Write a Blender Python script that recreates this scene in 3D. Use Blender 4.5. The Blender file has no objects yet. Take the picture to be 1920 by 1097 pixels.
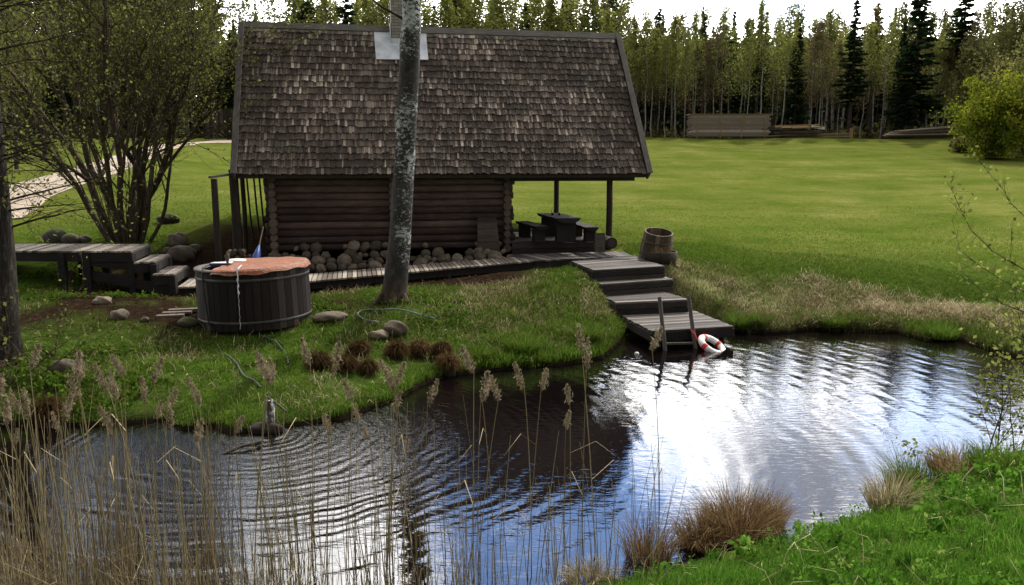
import bpy, bmesh, math, random
import numpy as np
from mathutils import Vector, Matrix, Euler
S = bpy.context.scene
COL = S.collection
rng = np.random.default_rng(7)
random.seed(7)
R = math.radians

# ------------------------------------------------------------------ camera
CAM = np.array([0.0, 0.0, 3.35]); FPX = 1500.0; CX = 960.0; CY = 548.5
PITCH = math.atan((CY-310.0)/FPX)
FW = np.array([0, math.cos(PITCH), -math.sin(PITCH)]); UP = np.array([0, math.sin(PITCH), math.cos(PITCH)])
def ray(px, py):
    return FW + (px-CX)/FPX*np.array([1.0, 0, 0]) + (CY-py)/FPX*UP
def at(px, py, Y):
    d = ray(px, py); return CAM + d*(Y/d[1])
def at_z(px, py, z):
    d = ray(px, py); return CAM + d*((z-CAM[2])/d[2])
cd = bpy.data.cameras.new('camera'); cam = bpy.data.objects.new('camera', cd); COL.objects.link(cam)
cd.sensor_width = 36; cd.lens = 36*FPX/1920; cd.clip_end = 2000; cd.clip_start = 0.05
cam.location = CAM; cam.rotation_euler = (math.pi/2-PITCH, 0, 0); S.camera = cam
S.render.resolution_x = 1024; S.render.resolution_y = 585

# ------------------------------------------------------------------ objects
def tag(o, label=None, cat=None, group=None, kind=None):
    if label: o['label'] = label
    if cat: o['category'] = cat
    if group: o['group'] = group
    if kind: o['kind'] = kind
    return o
def empty(name, loc=(0, 0, 0), rz=0.0, label=None, cat=None, group=None, rot=None):
    o = bpy.data.objects.new(name, None); COL.objects.link(o)
    o.location = loc; o.rotation_euler = rot if rot else (0, 0, rz); o.empty_display_size = .1
    return tag(o, label, cat, group)
def link(name, me, m=None, parent=None):
    o = bpy.data.objects.new(name, me); COL.objects.link(o)
    if m is not None and not me.materials: me.materials.append(m)
    if parent is not None: o.parent = parent
    return o
def fast_mesh(name, V, F, mat, tint=None, smooth=False):
    """V (N,3), F (M,k) arrays -> mesh"""
    V = np.asarray(V, np.float32); F = np.asarray(F, np.int32)
    me = bpy.data.meshes.new(name); n, k = F.shape
    me.vertices.add(len(V)); me.vertices.foreach_set('co', V.ravel())
    me.loops.add(n*k); me.loops.foreach_set('vertex_index', F.ravel())
    me.polygons.add(n); me.polygons.foreach_set('loop_start', np.arange(0, n*k, k, dtype=np.int32))
    if smooth: me.polygons.foreach_set('use_smooth', np.ones(n, bool))
    if tint is not None:
        a = me.attributes.new('tint', 'FLOAT', 'FACE'); a.data.foreach_set('value', np.asarray(tint, np.float32))
    me.update(calc_edges=True)
    if mat is not None: me.materials.append(mat)
    return me
class MB:
    """collects boxes, bars, tubes and lathes and builds them as ONE mesh object"""
    def __init__(s): s.v = []; s.f = []; s.t = []; s.s = []
    def add(s, V, F, t=0.5, sm=False):
        b = len(s.v); s.v += [tuple(map(float, p)) for p in V]
        for f in F: s.f.append([i+b for i in f]); s.t.append(t); s.s.append(sm)
    def box(s, c, size, M=None, t=0.5, jit=0.0):
        c = np.array(c, float); h = np.array(size, float)/2
        P = np.array([(x, y, z) for x in (-1, 1) for y in (-1, 1) for z in (-1, 1)], float)*h
        if jit: P = P+np.random.default_rng(len(s.v)).uniform(-jit, jit, P.shape)
        if M is not None: P = P@np.array(M, float).T
        s.add(P+c, [(0, 1, 3, 2), (4, 6, 7, 5), (0, 4, 5, 1), (2, 3, 7, 6), (0, 2, 6, 4), (1, 5, 7, 3)], t)
    def bar(s, a, b, w, h, up=(0, 0, 1), t=0.5):
        a = np.array(a, float); b = np.array(b, float); d = b-a; L = np.linalg.norm(d); d /= L
        u = np.array(up, float); x = np.cross(d, u); x /= np.linalg.norm(x); z = np.cross(x, d)
        s.box((a+b)/2, (w, L, h), np.stack([x, d, z], 1), t)
    def tube(s, pts, rad, n=8, caps=True, t=0.5, sm=True, wob=0.0):
        pts = [np.array(p, float) for p in pts]; m = len(pts)
        if not hasattr(rad, '__len__'): rad = [rad]*m
        V = []; prev = None
        for i, p in enumerate(pts):
            d = pts[min(i+1, m-1)]-pts[max(i-1, 0)]; d = d/(np.linalg.norm(d)+1e-9)
            if prev is None:
                r0 = np.array([0, 0, 1.0]) if abs(d[2]) < .9 else np.array([1.0, 0, 0])
            else: r0 = prev
            x = r0-d*np.dot(r0, d); x /= np.linalg.norm(x); y = np.cross(d, x); prev = x
            for k in range(n):
                a = 2*math.pi*k/n; rr = rad[i]*(1+(random.uniform(-wob, wob) if wob else 0))
                V.append(p+x*math.cos(a)*rr+y*math.sin(a)*rr)
        F = [(i*n+k, i*n+(k+1) % n, (i+1)*n+(k+1) % n, (i+1)*n+k) for i in range(m-1) for k in range(n)]
        s.add(V, F, t, sm)
        if caps:
            s.add(V[:n], [tuple(range(n-1, -1, -1))], t); s.add(V[-n:], [tuple(range(n))], t)
    def lathe(s, prof, n=32, c=(0, 0, 0), t=0.5, sm=True, closed=False, M=None):
        V = []
        for (r, z) in prof:
            for k in range(n):
                a = 2*math.pi*k/n; V.append((r*math.cos(a), r*math.sin(a), z))
        V = np.array(V)
        if M is not None: V = V@np.array(M, float).T
        V = V+np.array(c, float)
        m = len(prof); F = []
        for i in range(m if closed else m-1):
            j = (i+1) % m
            for k in range(n): F.append((i*n+k, i*n+(k+1) % n, j*n+(k+1) % n, j*n+k))
        s.add(V, F, t, sm)
    def mesh(s, name, mat):
        me = bpy.data.meshes.new(name); me.from_pydata(s.v, [], s.f)
        a = me.attributes.new('tint', 'FLOAT', 'FACE'); a.data.foreach_set('value', np.array(s.t, np.float32))
        me.polygons.foreach_set('use_smooth', np.array(s.s, bool)); me.update(calc_edges=True)
        if mat is not None: me.materials.append(mat)
        return me
    def build(s, name, mat, parent=None, bevel=0.0):
        o = link(name, s.mesh(name, mat), None, parent)
        if bevel:
            b = o.modifiers.new('bevel', 'BEVEL'); b.width = bevel; b.segments = 1; b.limit_method = 'ANGLE'; b.angle_limit = R(50)
        return o

# ------------------------------------------------------------------ materials
class NT:
    def __init__(s, m): s.m = m; s.nt = m.node_tree; s.n = s.nt.nodes; s.l = s.nt.links
    def node(s, t, **k):
        o = s.n.new(t)
        for a, v in k.items(): setattr(o, a, v)
        return o
    def inp(s, sock, v):
        if isinstance(v, bpy.types.NodeSocket): s.l.new(v, sock)
        elif v is not None: sock.default_value = v
    def math(s, op, a, b=None, c=None, clamp=False):
        o = s.node('ShaderNodeMath', operation=op, use_clamp=clamp)
        s.inp(o.inputs[0], a); s.inp(o.inputs[1], b)
        if c is not None: s.inp(o.inputs[2], c)
        return o.outputs[0]
    def vmath(s, op, a, b=None):
        o = s.node('ShaderNodeVectorMath', operation=op); s.inp(o.inputs[0], a)
        if b is not None: s.inp(o.inputs[1], b)
        return o.outputs[1] if op in ('DISTANCE', 'LENGTH', 'DOT_PRODUCT') else o.outputs[0]
    def noise(s, vec, scale, detail=4, rough=.55, scl=None, off=None, dist=0.0):
        if scl or off:
            mp = s.node('ShaderNodeMapping'); s.inp(mp.inputs[0], vec)
            if scl: mp.inputs['Scale'].default_value = scl
            if off: mp.inputs['Location'].default_value = off
            vec = mp.outputs[0]
        o = s.node('ShaderNodeTexNoise'); s.inp(o.inputs['Vector'], vec); s.inp(o.inputs['Scale'], scale)
        o.inputs['Detail'].default_value = detail; o.inputs['Roughness'].default_value = rough; o.inputs['Distortion'].default_value = dist
        return o.outputs[0]
    def ramp(s, fac, stops):
        o = s.node('ShaderNodeValToRGB'); s.inp(o.inputs[0], fac); e = o.color_ramp.elements
        while len(e) < len(stops): e.new(.5)
        for i, (p, c) in enumerate(stops):
            e[i].position = p; e[i].color = (c[0], c[1], c[2], 1) if hasattr(c, '__len__') else (c, c, c, 1)
        return o.outputs[0]
    def mix(s, fac, a, b, mode='MIX'):
        o = s.node('ShaderNodeMix', data_type='RGBA', blend_type=mode); s.inp(o.inputs[0], fac)
        s.inp(o.inputs[6], a if isinstance(a, bpy.types.NodeSocket) else (*a, 1) if hasattr(a, '__len__') else a)
        s.inp(o.inputs[7], b if isinstance(b, bpy.types.NodeSocket) else (*b, 1) if hasattr(b, '__len__') else b)
        return o.outputs[2]
    def mrange(s, v, a, b, c=0.0, d=1.0, smooth=False):
        o = s.node('ShaderNodeMapRange'); o.interpolation_type = 'SMOOTHSTEP' if smooth else 'LINEAR'
        s.inp(o.inputs[0], v)
        for i, x in enumerate((a, b, c, d)): o.inputs[i+1].default_value = x
        return o.outputs[0]
    def obj(s): return s.node('ShaderNodeTexCoord').outputs['Object']
    def pos(s): return s.node('ShaderNodeNewGeometry').outputs['Position']
    def attr(s, name, k='Fac'): return s.node('ShaderNodeAttribute', attribute_name=name).outputs[k]
    def bump(s, h, strength=.5, dist=.02):
        o = s.node('ShaderNodeBump'); s.inp(o.inputs['Height'], h); o.inputs['Strength'].default_value = strength; o.inputs['Distance'].default_value = dist
        return o.outputs[0]
    def principled(s, color, rough=.8, normal=None, metal=0.0, spec=.3, **k):
        o = s.node('ShaderNodeBsdfPrincipled')
        s.inp(o.inputs['Base Color'], color if isinstance(color, bpy.types.NodeSocket) else (*color, 1))
        s.inp(o.inputs['Roughness'], rough); o.inputs['Metallic'].default_value = metal
        o.inputs['Specular IOR Level'].default_value = spec
        if normal is not None: s.inp(o.inputs['Normal'], normal)
        for a, v in k.items(): s.inp(o.inputs[a], v)
        return o.outputs[0]
    def out(s, sh): s.l.new(sh, s.node('ShaderNodeOutputMaterial').inputs[0])
def newmat(name):
    m = bpy.data.materials.new(name); m.use_nodes = True; m.node_tree.nodes.clear(); return m, NT(m)

def wood(name, cols, scl=(1, 12, 12), scale=3.0, rough=.85, tintamt=.5, bump=.4, dist=.006, moss=None):
    """cols: dark, mid, light ; scl stretches noise (small along the grain)"""
    m, n = newmat(name); P = n.obj()
    g = n.noise(P, scale, 6, .65, scl=scl, dist=.3)
    big = n.noise(P, 1.3, 3, .6)
    t = n.attr('tint')
    f = n.math('ADD', n.math('MULTIPLY', g, 1-tintamt*.6), n.math('MULTIPLY', n.math('SUBTRACT', t, .5), tintamt))
    f = n.math('ADD', f, n.math('MULTIPLY', n.math('SUBTRACT', big, .5), .35))
    c = n.ramp(f, [(.22, cols[0]), (.45, cols[1]), (.75, cols[2])])
    if moss:
        mm = n.mrange(n.noise(P, 2.2, 5, .7), .55, .68)
        c = n.mix(n.math('MULTIPLY', mm, .7), c, moss)
    n.out(n.principled(c, rough, n.bump(g, bump, dist), spec=.25)); return m
def leafmat(name, stops, trans=.4, rough=.6, nscale=None):
    m, n = newmat(name); t = n.attr('tint')
    if nscale: t = n.math('ADD', t, n.math('MULTIPLY', n.math('SUBTRACT', n.noise(n.pos(), nscale, 3), .5), .9))
    c = n.ramp(t, stops)
    a = n.node('ShaderNodeBsdfDiffuse'); n.l.new(c, a.inputs[0]); a = a.outputs[0]
    tr = n.node('ShaderNodeBsdfTranslucent'); n.l.new(c, tr.inputs[0])
    mx = n.node('ShaderNodeMixShader'); mx.inputs[0].default_value = trans
    n.l.new(a, mx.inputs[1]); n.l.new(tr.outputs[0], mx.inputs[2]); n.out(mx.outputs[0]); return m
def stone_mat(name, c1, c2, c3, moss=0.0):
    m, n = newmat(name); P = n.obj()
    oi = n.node('ShaderNodeObjectInfo').outputs['Random']
    big = n.noise(P, 2.5, 5, .65); fine = n.noise(P, 22, 5, .7)
    f = n.math('ADD', n.math('MULTIPLY', big, .5), n.math('ADD', n.math('MULTIPLY', fine, .25), n.math('MULTIPLY', oi, .3)))
    c = n.ramp(f, [(.3, c1), (.52, c2), (.78, c3)])
    if moss:
        nz = n.node('ShaderNodeSeparateXYZ'); n.l.new(n.node('ShaderNodeNewGeometry').outputs['Normal'], nz.inputs[0])
        k = n.math('MULTIPLY', n.mrange(nz.outputs[2], .1, .7), n.mrange(n.noise(P, 4, 5, .7), .62-moss*.3, .7-moss*.2))
        c = n.mix(k, c, (.07, .075, .012))
    n.out(n.principled(c, .85, n.bump(n.math('ADD', big, n.math('MULTIPLY', fine, .4)), .5, .02))); return m
M = {}
M['shingle'] = wood('weathered_shingle', [(.05, .036, .028), (.215, .165, .13), (.56, .47, .38)], scl=(38, 38, 1.2), scale=3.5, tintamt=.72, bump=.6, dist=.008, moss=(.10, .095, .06))
M['roof_under'] = wood('dark_roof_board', [(.01, .008, .007), (.02, .016, .014), (.04, .03, .025)], scl=(1, 8, 8))
M['rake'] = wood('grey_barge_board', [(.06, .05, .042), (.12, .105, .09), (.2, .18, .155)], scl=(9, 1, 1), scale=5)
M['ridge'] = wood('ridge_board', [(.06, .05, .045), (.13, .115, .1), (.21, .19, .165)], scl=(1, 10, 10), scale=4, moss=(.07, .07, .02))
M['log'] = wood('brown_log', [(.042, .025, .021), (.115, .073, .062), (.23, .16, .135)], scl=(1, 9, 9), scale=3.2, bump=.6, dist=.012)
M['logend'] = stone_mat('log_end_grain', (.06, .04, .032), (.14, .1, .08), (.26, .2, .16))
M['darkwood'] = wood('dark_deck_wood', [(.013, .010, .009), (.032, .026, .023), (.07, .058, .052)], scl=(1, 12, 12), scale=3, tintamt=.5)
M['tablewood'] = wood('dark_table_wood', [(.012, .01, .009), (.028, .023, .021), (.06, .052, .046)], scl=(1, 12, 12), scale=3, tintamt=.5)
M['darkpost'] = wood('dark_post_wood', [(.02, .014, .011), (.045, .033, .026), (.09, .07, .055)], scl=(12, 12, 1), scale=3)
M['deck'] = wood('weathered_deck_wood', [(.11, .088, .07), (.235, .195, .155), (.38, .33, .265)], scl=(12, 1, 12), scale=3, tintamt=.8)
M['deckx'] = wood('weathered_stair_wood', [(.045, .037, .031), (.115, .096, .083), (.21, .18, .155)], scl=(1, 14, 14), scale=3, tintamt=.7)
M['tubwood'] = wood('tub_stave_wood', [(.012, .0075, .006), (.028, .019, .016), (.055, .04, .033)], scl=(12, 12, 1), scale=2.5, tintamt=.9)
M['barrel'] = wood('barrel_wood', [(.06, .042, .027), (.14, .1, .066), (.24, .185, .125)], scl=(14, 14, 1), scale=4, tintamt=.6)
M['lumber'] = wood('sawn_lumber', [(.24, .19, .15), (.44, .36, .30), (.62, .53, .45)], scl=(1, 10, 10), scale=2, tintamt=.9)
M['lumber_fresh'] = wood('fresh_sawn_lumber', [(.28, .17, .08), (.55, .38, .2), (.78, .62, .4)], scl=(1, 8, 8), scale=2, tintamt=.9)
# ------------------------------------------------------------------ terrain
FAR = [(-500,795),(-100,797),(150,800),(300,792),(345,806),(405,802),(440,812),(500,806),(560,800),(640,786),(700,765),(740,752),(790,722),(840,706),(900,697),(960,693),(1060,684),(1130,672),(1165,640),(1185,612),(1240,596),(1330,606),(1380,622),(1450,626),(1520,619),(1600,622),(1680,624),(1740,640),(1800,636),(1850,655),(1920,672),(2050,690),(2300,700)]
NEAR = [(2300,905),(2050,890),(1930,885),(1850,885),(1770,915),(1700,960),(1640,985),(1560,1010),(1500,1030),(1400,1045),(1310,1062),(1200,1085),(1100,1104)]
poly = [at_z(x, y, 0)[:2] for x, y in FAR]+[at_z(x, y, 0)[:2] for x, y in NEAR]
poly += [np.array(p) for p in ((0.0, 5.35), (-1.2, 5.0), (-3, 4.75), (-5, 4.7), (-8, 4.8), (-14, 5.5))]
poly = np.array(poly)
def pond_sd(X, Y):
    """signed distance to the pond outline, negative in the water"""
    d = np.full(X.shape, 1e9); ins = np.zeros(X.shape, bool); n = len(poly)
    for i in range(n):
        a = poly[i]; b = poly[(i+1) % n]; e = b-a; L = (e*e).sum()+1e-12
        t = np.clip(((X-a[0])*e[0]+(Y-a[1])*e[1])/L, 0, 1)
        d = np.minimum(d, np.hypot(X-a[0]-t*e[0], Y-a[1]-t*e[1]))
        c = (a[1] > Y) != (b[1] > Y)
        with np.errstate(divide='ignore', invalid='ignore'):
            xi = a[0]+(Y-a[1])*e[0]/(e[1] if e[1] != 0 else 1e-9)
        ins ^= c & (X < xi)
    return np.where(ins, -d, d)
def fnoise(X, Y, f, seed=0):
    r = np.random.default_rng(seed); z = 0; amp = 1
    for k in range(4):
        for j in range(3):
            a = r.uniform(0, 6.28); ph = r.uniform(0, 6.28)
            z = z+amp*np.sin((X*math.cos(a)+Y*math.sin(a))*f*r.uniform(.7, 1.3)+ph)/3
        f *= 2.1; amp *= .5
    return z
CT = []
def ctl(px, py, Y): p = at(px, py, Y); CT.append(p)
for a in [(100,650,12),(0,640,12.2),(-250,640,12),(50,560,15),(150,545,15.6),(240,455,19.6),(100,455,19.6),(-150,470,18),(300,600,13.6),(380,625,13.2),
          (480,622,13.2),(590,610,13.7),(600,560,15.6),(700,600,13.8),(740,566,14.9),(800,560,15.2),(760,680,12.9),(620,700,12.3),(450,700,12.0),(250,720,11.6),
          (900,620,14),(1000,640,14.2),(1050,530,16.8),(1000,508,17.9),(1090,600,15.2),(900,548,16.3),(820,540,16.6),(560,575,15.1),(1120,560,16.2),
          (600,523,18.2),(800,512,19),(950,502,19.8),(1100,492,20.3),(400,545,17),(330,535,18),(250,530,17.8),(420,480,19.5),
          (1235,505,18.3),(1300,512,18.4),(1500,512,18.5),(1700,515,18.5),(1900,520,18.5),(1500,560,17.3),(1700,560,17.3),(1900,600,16.6),(1330,570,17.2),
          (1200,462,21),(1100,455,22),(1000,440,23),(1400,430,24),(1700,440,24),(1990,430,24),
          (1300,330,38),(1600,330,38),(2100,330,38),(1000,340,36),(1200,256,63),(1500,256,63),(1800,258,63),(2100,262,63),(1450,283,52),(1800,290,50),
          (30,392,23.5),(200,352,27),(330,300,36),(420,266,55),(200,262,60),(60,305,40),(-200,310,40),(-300,262,60),(420,400,23.5),(430,310,38),(100,430,21),(700,300,38),(800,256,62)]:
    ctl(*a)
for p in ((1.0, 4.5, .32), (2.2, 5.5, .42), (3.5, 6.2, .5), (5.2, 7.6, .45), (3.0, 4.0, .95), (5, 5, 1.2), (0, 3.6, .7), (-2, 3.6, .6), (-5, 3.4, .6), (-9, 3, .8), (0, 1, 1.6), (5, 1, 2), (-6, 0, 1.6), (9, 4, 1.9), (9, 8.5, .9), (14, 9, 1), (14, 3, 2)):
    CT.append(np.array(p))
CT = np.array(CT)
def wy(Y): return np.where(Y > 20, 20+14*np.log1p(np.maximum(Y-20, 0)/14), Y)     # relaxed far scale for the spline
def tps_fit():
    n = len(CT); P = np.stack([CT[:, 0], wy(CT[:, 1])], 1)
    D = np.linalg.norm(P[:, None]-P[None], axis=2)
    K = np.where(D > 0, D*D*np.log(D+1e-12), 0)+np.eye(n)*.8
    A = np.zeros((n+3, n+3)); A[:n, :n] = K; A[:n, n] = 1; A[:n, n+1:] = P; A[n, :n] = 1; A[n+1:, :n] = P.T
    b = np.zeros(n+3); b[:n] = CT[:, 2]
    return np.linalg.solve(A, b), P
TW, TP = tps_fit()
def height(X, Y, micro=True):
    X = np.asarray(X, float); Y = np.asarray(Y, float); sh = X.shape; X = X.ravel(); Y = Y.ravel()
    xc = np.clip(X, -45, 50); yc = np.clip(Y, -2, 66); y2 = wy(yc)
    z = np.zeros(len(X))
    for i in range(0, len(X), 20000):
        a = slice(i, i+20000)
        D = np.hypot(xc[a, None]-TP[None, :, 0], y2[a, None]-TP[None, :, 1])
        z[a] = (np.where(D > 0, D*D*np.log(D+1e-12), 0))@TW[:-3]+TW[-3]+TW[-2]*xc[a]+TW[-1]*y2[a]
    far = np.clip((Y-58)/10, 0, 1); z = z*(1-far)+5.45*far
    if micro: z = z+.07*fnoise(X, Y, .45, 12)*np.clip((Y-19)/6, 0, 1)*np.clip((62-Y)/6, 0, 1)
    near = Y < 30
    if near.any():
        d = pond_sd(X[near], Y[near])+.07*fnoise(X[near], Y[near], 3.0, 4)
        zn = z[near]; up = np.clip(d, 0, 30)
        out = np.minimum(np.maximum(zn, .05+np.minimum(np.clip(d, 0, 9)*.35, .32)), np.clip(.06+up*.95, 0, 9))
        if micro: out = out+.035*fnoise(X[near], Y[near], 2.6, 9)*np.clip(d*2, 0, 1)*np.clip((24-Y[near])/6, 0, 1)
        z[near] = np.where(d > 0, np.maximum(out, .03), -np.minimum(.7, .05+(-d)*.5))
    return z.reshape(sh)
def hz(x, y): return float(height(np.array([x]), np.array([y]))[0])
def stops(segs):
    out = [segs[0][0]]
    for a, b, st in segs:
        n = max(1, int(round((b-a)/st))); out += list(a+(b-a)*(i+1)/n for i in range(n))
    return np.array(out)
gx = stops([(-600, -120, 60), (-120, -40, 8), (-40, -14, 1.2), (-14, 14, .11), (14, 40, 1.2), (40, 120, 8), (120, 600, 60)])
gy = stops([(-60, -4, 8), (-4, 3, .5), (3, 21, .1), (21, 34, .5), (34, 80, 1.5), (80, 140, 8), (140, 1200, 150)])
GX, GY = np.meshgrid(gx, gy); GZ = height(GX, GY)
nx, ny = len(gx), len(gy)
idx = np.arange(nx*ny).reshape(ny, nx)
GF = np.stack([idx[:-1, :-1], idx[:-1, 1:], idx[1:, 1:], idx[1:, :-1]], -1).reshape(-1, 4)
me = fast_mesh('ground', np.stack([GX, GY, GZ], -1).reshape(-1, 3), GF, None, smooth=True)
# zone colour: R dry grass, G bare soil plus shade painted below the walkways, B coarse bank grass (0 = mown lawn)
SD = pond_sd(GX, GY)
def bump2(x, a, b, s): return np.clip((x-a)/s, 0, 1)*np.clip((b-x)/s, 0, 1)
# world positions of key places
TUB = at(478, 560, 14.0)[:2]
def gauss(cx, cy, r): return np.exp(-((GX-cx)**2+(GY-cy)**2)/(r*r))
def pxy(px, py, z=1.0): return at_z(px, py, z)[:2]
def dry_mask(X, Y):
    d = pond_sd(X, Y)
    right = np.clip((X-1.6)/.8, 0, 1)*np.clip((Y-13)/1, 0, 1)
    a = right*np.clip((2.35-d+.6*fnoise(X, Y, 1.2, 3))/1.2, 0, 1)*np.clip((Y-15.3+np.clip(X-7, 0, 9)*1.2)/.5, 0, 1)
    m = np.exp(-((X-.6)**2/3.2+(Y-15.6)**2/2.2))*.6
    return np.clip(a*.62+m, 0, 1)
def soil_shade_mask(X, Y):
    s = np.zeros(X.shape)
    for px, py, z, r in ((700, 590, .8, .8), (240, 462, 1.55, 1.3), (320, 590, .8, 1.2), (400, 480, 1.3, 1.6), (300, 520, 1.0, 1.3), (650, 560, .85, .9), (190, 560, .9, 1.0), (30, 600, .8, .8), (60, 740, .25, .9), (190, 545, .97, 1.1), (290, 555, .88, 1.0), (350, 575, .8, .9), (100, 540, 1.0, 1.0)):  # bare soil; the last patches also paint the shade below the raised walkway
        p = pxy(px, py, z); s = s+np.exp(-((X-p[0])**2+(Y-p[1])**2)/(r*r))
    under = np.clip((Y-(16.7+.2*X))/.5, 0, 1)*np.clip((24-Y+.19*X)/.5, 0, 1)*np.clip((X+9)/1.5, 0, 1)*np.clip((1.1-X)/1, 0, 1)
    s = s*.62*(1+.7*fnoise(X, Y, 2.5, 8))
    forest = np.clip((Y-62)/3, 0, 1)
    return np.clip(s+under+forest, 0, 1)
DRY = dry_mask(GX, GY); SOIL_SHADE = soil_shade_mask(GX, GY); COARSE = np.clip((21-GY+.8*fnoise(GX, GY, .6, 5))/4, 0, 1)*.9
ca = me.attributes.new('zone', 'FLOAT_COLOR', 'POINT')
ca.data.foreach_set('color', np.stack([DRY, SOIL_SHADE, COARSE, np.ones_like(DRY)], -1).astype(np.float32).ravel())
def sepX(n): s_ = n.node('ShaderNodeSeparateXYZ'); n.l.new(n.pos(), s_.inputs[0]); return s_.outputs[0]
def sepY(n): s_ = n.node('ShaderNodeSeparateXYZ'); n.l.new(n.pos(), s_.inputs[0]); return s_.outputs[1]
m, n = newmat('grassy_ground'); P = n.pos(); z = n.node('ShaderNodeSeparateColor'); n.l.new(n.node('ShaderNodeAttribute', attribute_name='zone').outputs['Color'], z.inputs[0])
f1 = n.noise(P, 9, 6, .75); f2 = n.noise(P, .35, 4, .6); f3 = n.noise(P, 1.6, 6, .7, scl=(1, 1.0, 1)); f4 = n.noise(P, 1.0, 6, .7, scl=(.16, 1, 1), off=(3, 1, 0), dist=.6)
f5 = n.noise(P, 30, 3, .8)
lawn = n.ramp(n.math('ADD', n.math('MULTIPLY', f1, .28), n.math('ADD', n.math('MULTIPLY', f2, .34), n.math('ADD', n.math('MULTIPLY', f4, .22), n.math('MULTIPLY', n.noise(P, 2.6, 5, .75), .16)))),
              [(.35, (.030, .055, .008)), (.45, (.058, .083, .011)), (.53, (.092, .107, .021)), (.63, (.165, .150, .048))])
wv = n.math('SINE', n.math('ADD', n.math('MULTIPLY', n.math('ADD', n.math('MULTIPLY', sepY(n), 1.0), n.math('MULTIPLY', sepX(n), -.32)), 2.6), n.math('MULTIPLY', n.noise(P, .12, 3, .5), 9)))
lawn = n.mix(n.mrange(wv, -1, 1, 0, .22), lawn, (.115, .118, .032))
coarse = n.ramp(n.math('ADD', n.math('MULTIPLY', f1, .5), n.math('MULTIPLY', f3, .5)), [(.36, (.012, .02, .005)), (.5, (.035, .065, .01)), (.64, (.085, .12, .022))])
dry = n.ramp(n.math('ADD', n.math('MULTIPLY', f5, .4), n.math('MULTIPLY', f3, .6)), [(.36, (.06, .05, .024)), (.5, (.19, .155, .085)), (.64, (.34, .28, .17))])
soil = n.ramp(f1, [(.3, (.008, .0055, .004)), (.55, (.022, .014, .009)), (.75, (.05, .033, .021))])  # soil colour darkened to carry the shade under the planks
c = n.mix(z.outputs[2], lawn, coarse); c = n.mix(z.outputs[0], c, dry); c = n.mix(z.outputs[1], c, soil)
sep = n.node('ShaderNodeSeparateXYZ'); n.l.new(P, sep.inputs[0])
mud = n.mrange(sep.outputs[2], .16, .03, 0, 1); c = n.mix(mud, c, (.012, .009, .006))
n.out(n.principled(c, .95, n.bump(n.math('ADD', f1, f5), .5, .03), spec=0.0))
me.materials.append(m)
tag(link('ground', me), kind='structure')
# ------------------------------------------------------------------ gravel track
pts = [(-60, 420), (20, 372), (90, 347), (150, 328), (215, 306), (290, 280), (345, 268), (400, 266), (470, 266)]
cl = [];
for px, py in pts:
    best = None
    for Y in np.arange(20, 64, .25):
        p = at(px, py, Y)
        if hz(p[0], p[1]) >= p[2]-.02: best = p; break
    cl.append(best if best is not None else at(px, py, 60))
cl = np.array(cl); t = np.linspace(0, len(cl)-1, 90); cx_ = np.interp(t, np.arange(len(cl)), cl[:, 0]); cy_ = np.interp(t, np.arange(len(cl)), cl[:, 1])
ks = np.ones(9)/9; cx_ = np.convolve(np.pad(cx_, 4, 'edge'), ks, 'valid'); cy_ = np.convolve(np.pad(cy_, 4, 'edge'), ks, 'valid')
tx = np.gradient(cx_); ty = np.gradient(cy_); L = np.hypot(tx, ty); nxv = -ty/L; nyv = tx/L
off = np.linspace(-1.35, 1.35, 9)*.85; PX = cx_[:, None]+nxv[:, None]*off*(1+.06*fnoise(cx_, cy_, 1.5, 2))[:, None]; PY = cy_[:, None]+nyv[:, None]*off
PZ = height(PX, PY)+.05-.06*(np.abs(off)/1.35)**4
ii = np.arange(90*9).reshape(90, 9)
m, n = newmat('pale_gravel'); P = n.pos()
c = n.ramp(n.math('ADD', n.math('MULTIPLY', n.noise(P, 25, 4, .8), .5), n.math('MULTIPLY', n.noise(P, 1.5, 4, .6), .5)), [(.35, (.2, .15, .10)), (.5, (.33, .26, .19)), (.65, (.43, .36, .28))])
n.out(n.principled(c, .95, n.bump(n.noise(P, 40, 3), .6, .03)))
tag(link('path', fast_mesh('path', np.stack([PX, PY, PZ], -1).reshape(-1, 3), np.stack([ii[:-1, :-1], ii[:-1, 1:], ii[1:, 1:], ii[1:, :-1]], -1).reshape(-1, 4), m, smooth=True)), kind='structure')
# ------------------------------------------------------------------ pond water
wx = stops([(-25, 25, 1)]); wyv = stops([(2.5, 22, 1)]); WX, WY = np.meshgrid(wx, wyv); ii = np.arange(WX.size).reshape(WX.shape)
m, n = newmat('dark_pond_water'); P = n.pos()
sp = n.node('ShaderNodeSeparateXYZ'); n.l.new(P, sp.inputs[0])
SRC = at_z(505, 815, 0)
dx = n.math('SUBTRACT', sp.outputs[0], float(SRC[0])); dy = n.math('SUBTRACT', sp.outputs[1], float(SRC[1]))
warp = n.noise(P, .55, 3, .5)
r = n.math('SQRT', n.math('ADD', n.math('MULTIPLY', dx, dx), n.math('MULTIPLY', dy, dy)))
rw = n.math('ADD', r, n.math('ADD', n.math('MULTIPLY', warp, .75), n.math('MULTIPLY', n.noise(P, 2.6, 2), .12))); brk = n.mrange(n.noise(P, 1.3, 3, .6, scl=(1, 1.6, 1)), .34, .6, .12, 1.0)
k1 = n.math('SINE', n.math('MULTIPLY', rw, 2*math.pi/.155))
k2 = n.math('SINE', n.math('MULTIPLY', n.math('ADD', r, n.math('MULTIPLY', n.noise(P, .9, 2), .35)), 2*math.pi/.27))
k3 = n.math('SINE', n.math('MULTIPLY', n.math('ADD', r, n.math('MULTIPLY', warp, .9)), 2*math.pi/.42))
a1 = n.math('MULTIPLY', n.mrange(r, 5.0, 2.0, .0, .0016, True), 1.0)
a2 = n.mrange(r, 9, 3, .0007, .0014, True)
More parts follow.
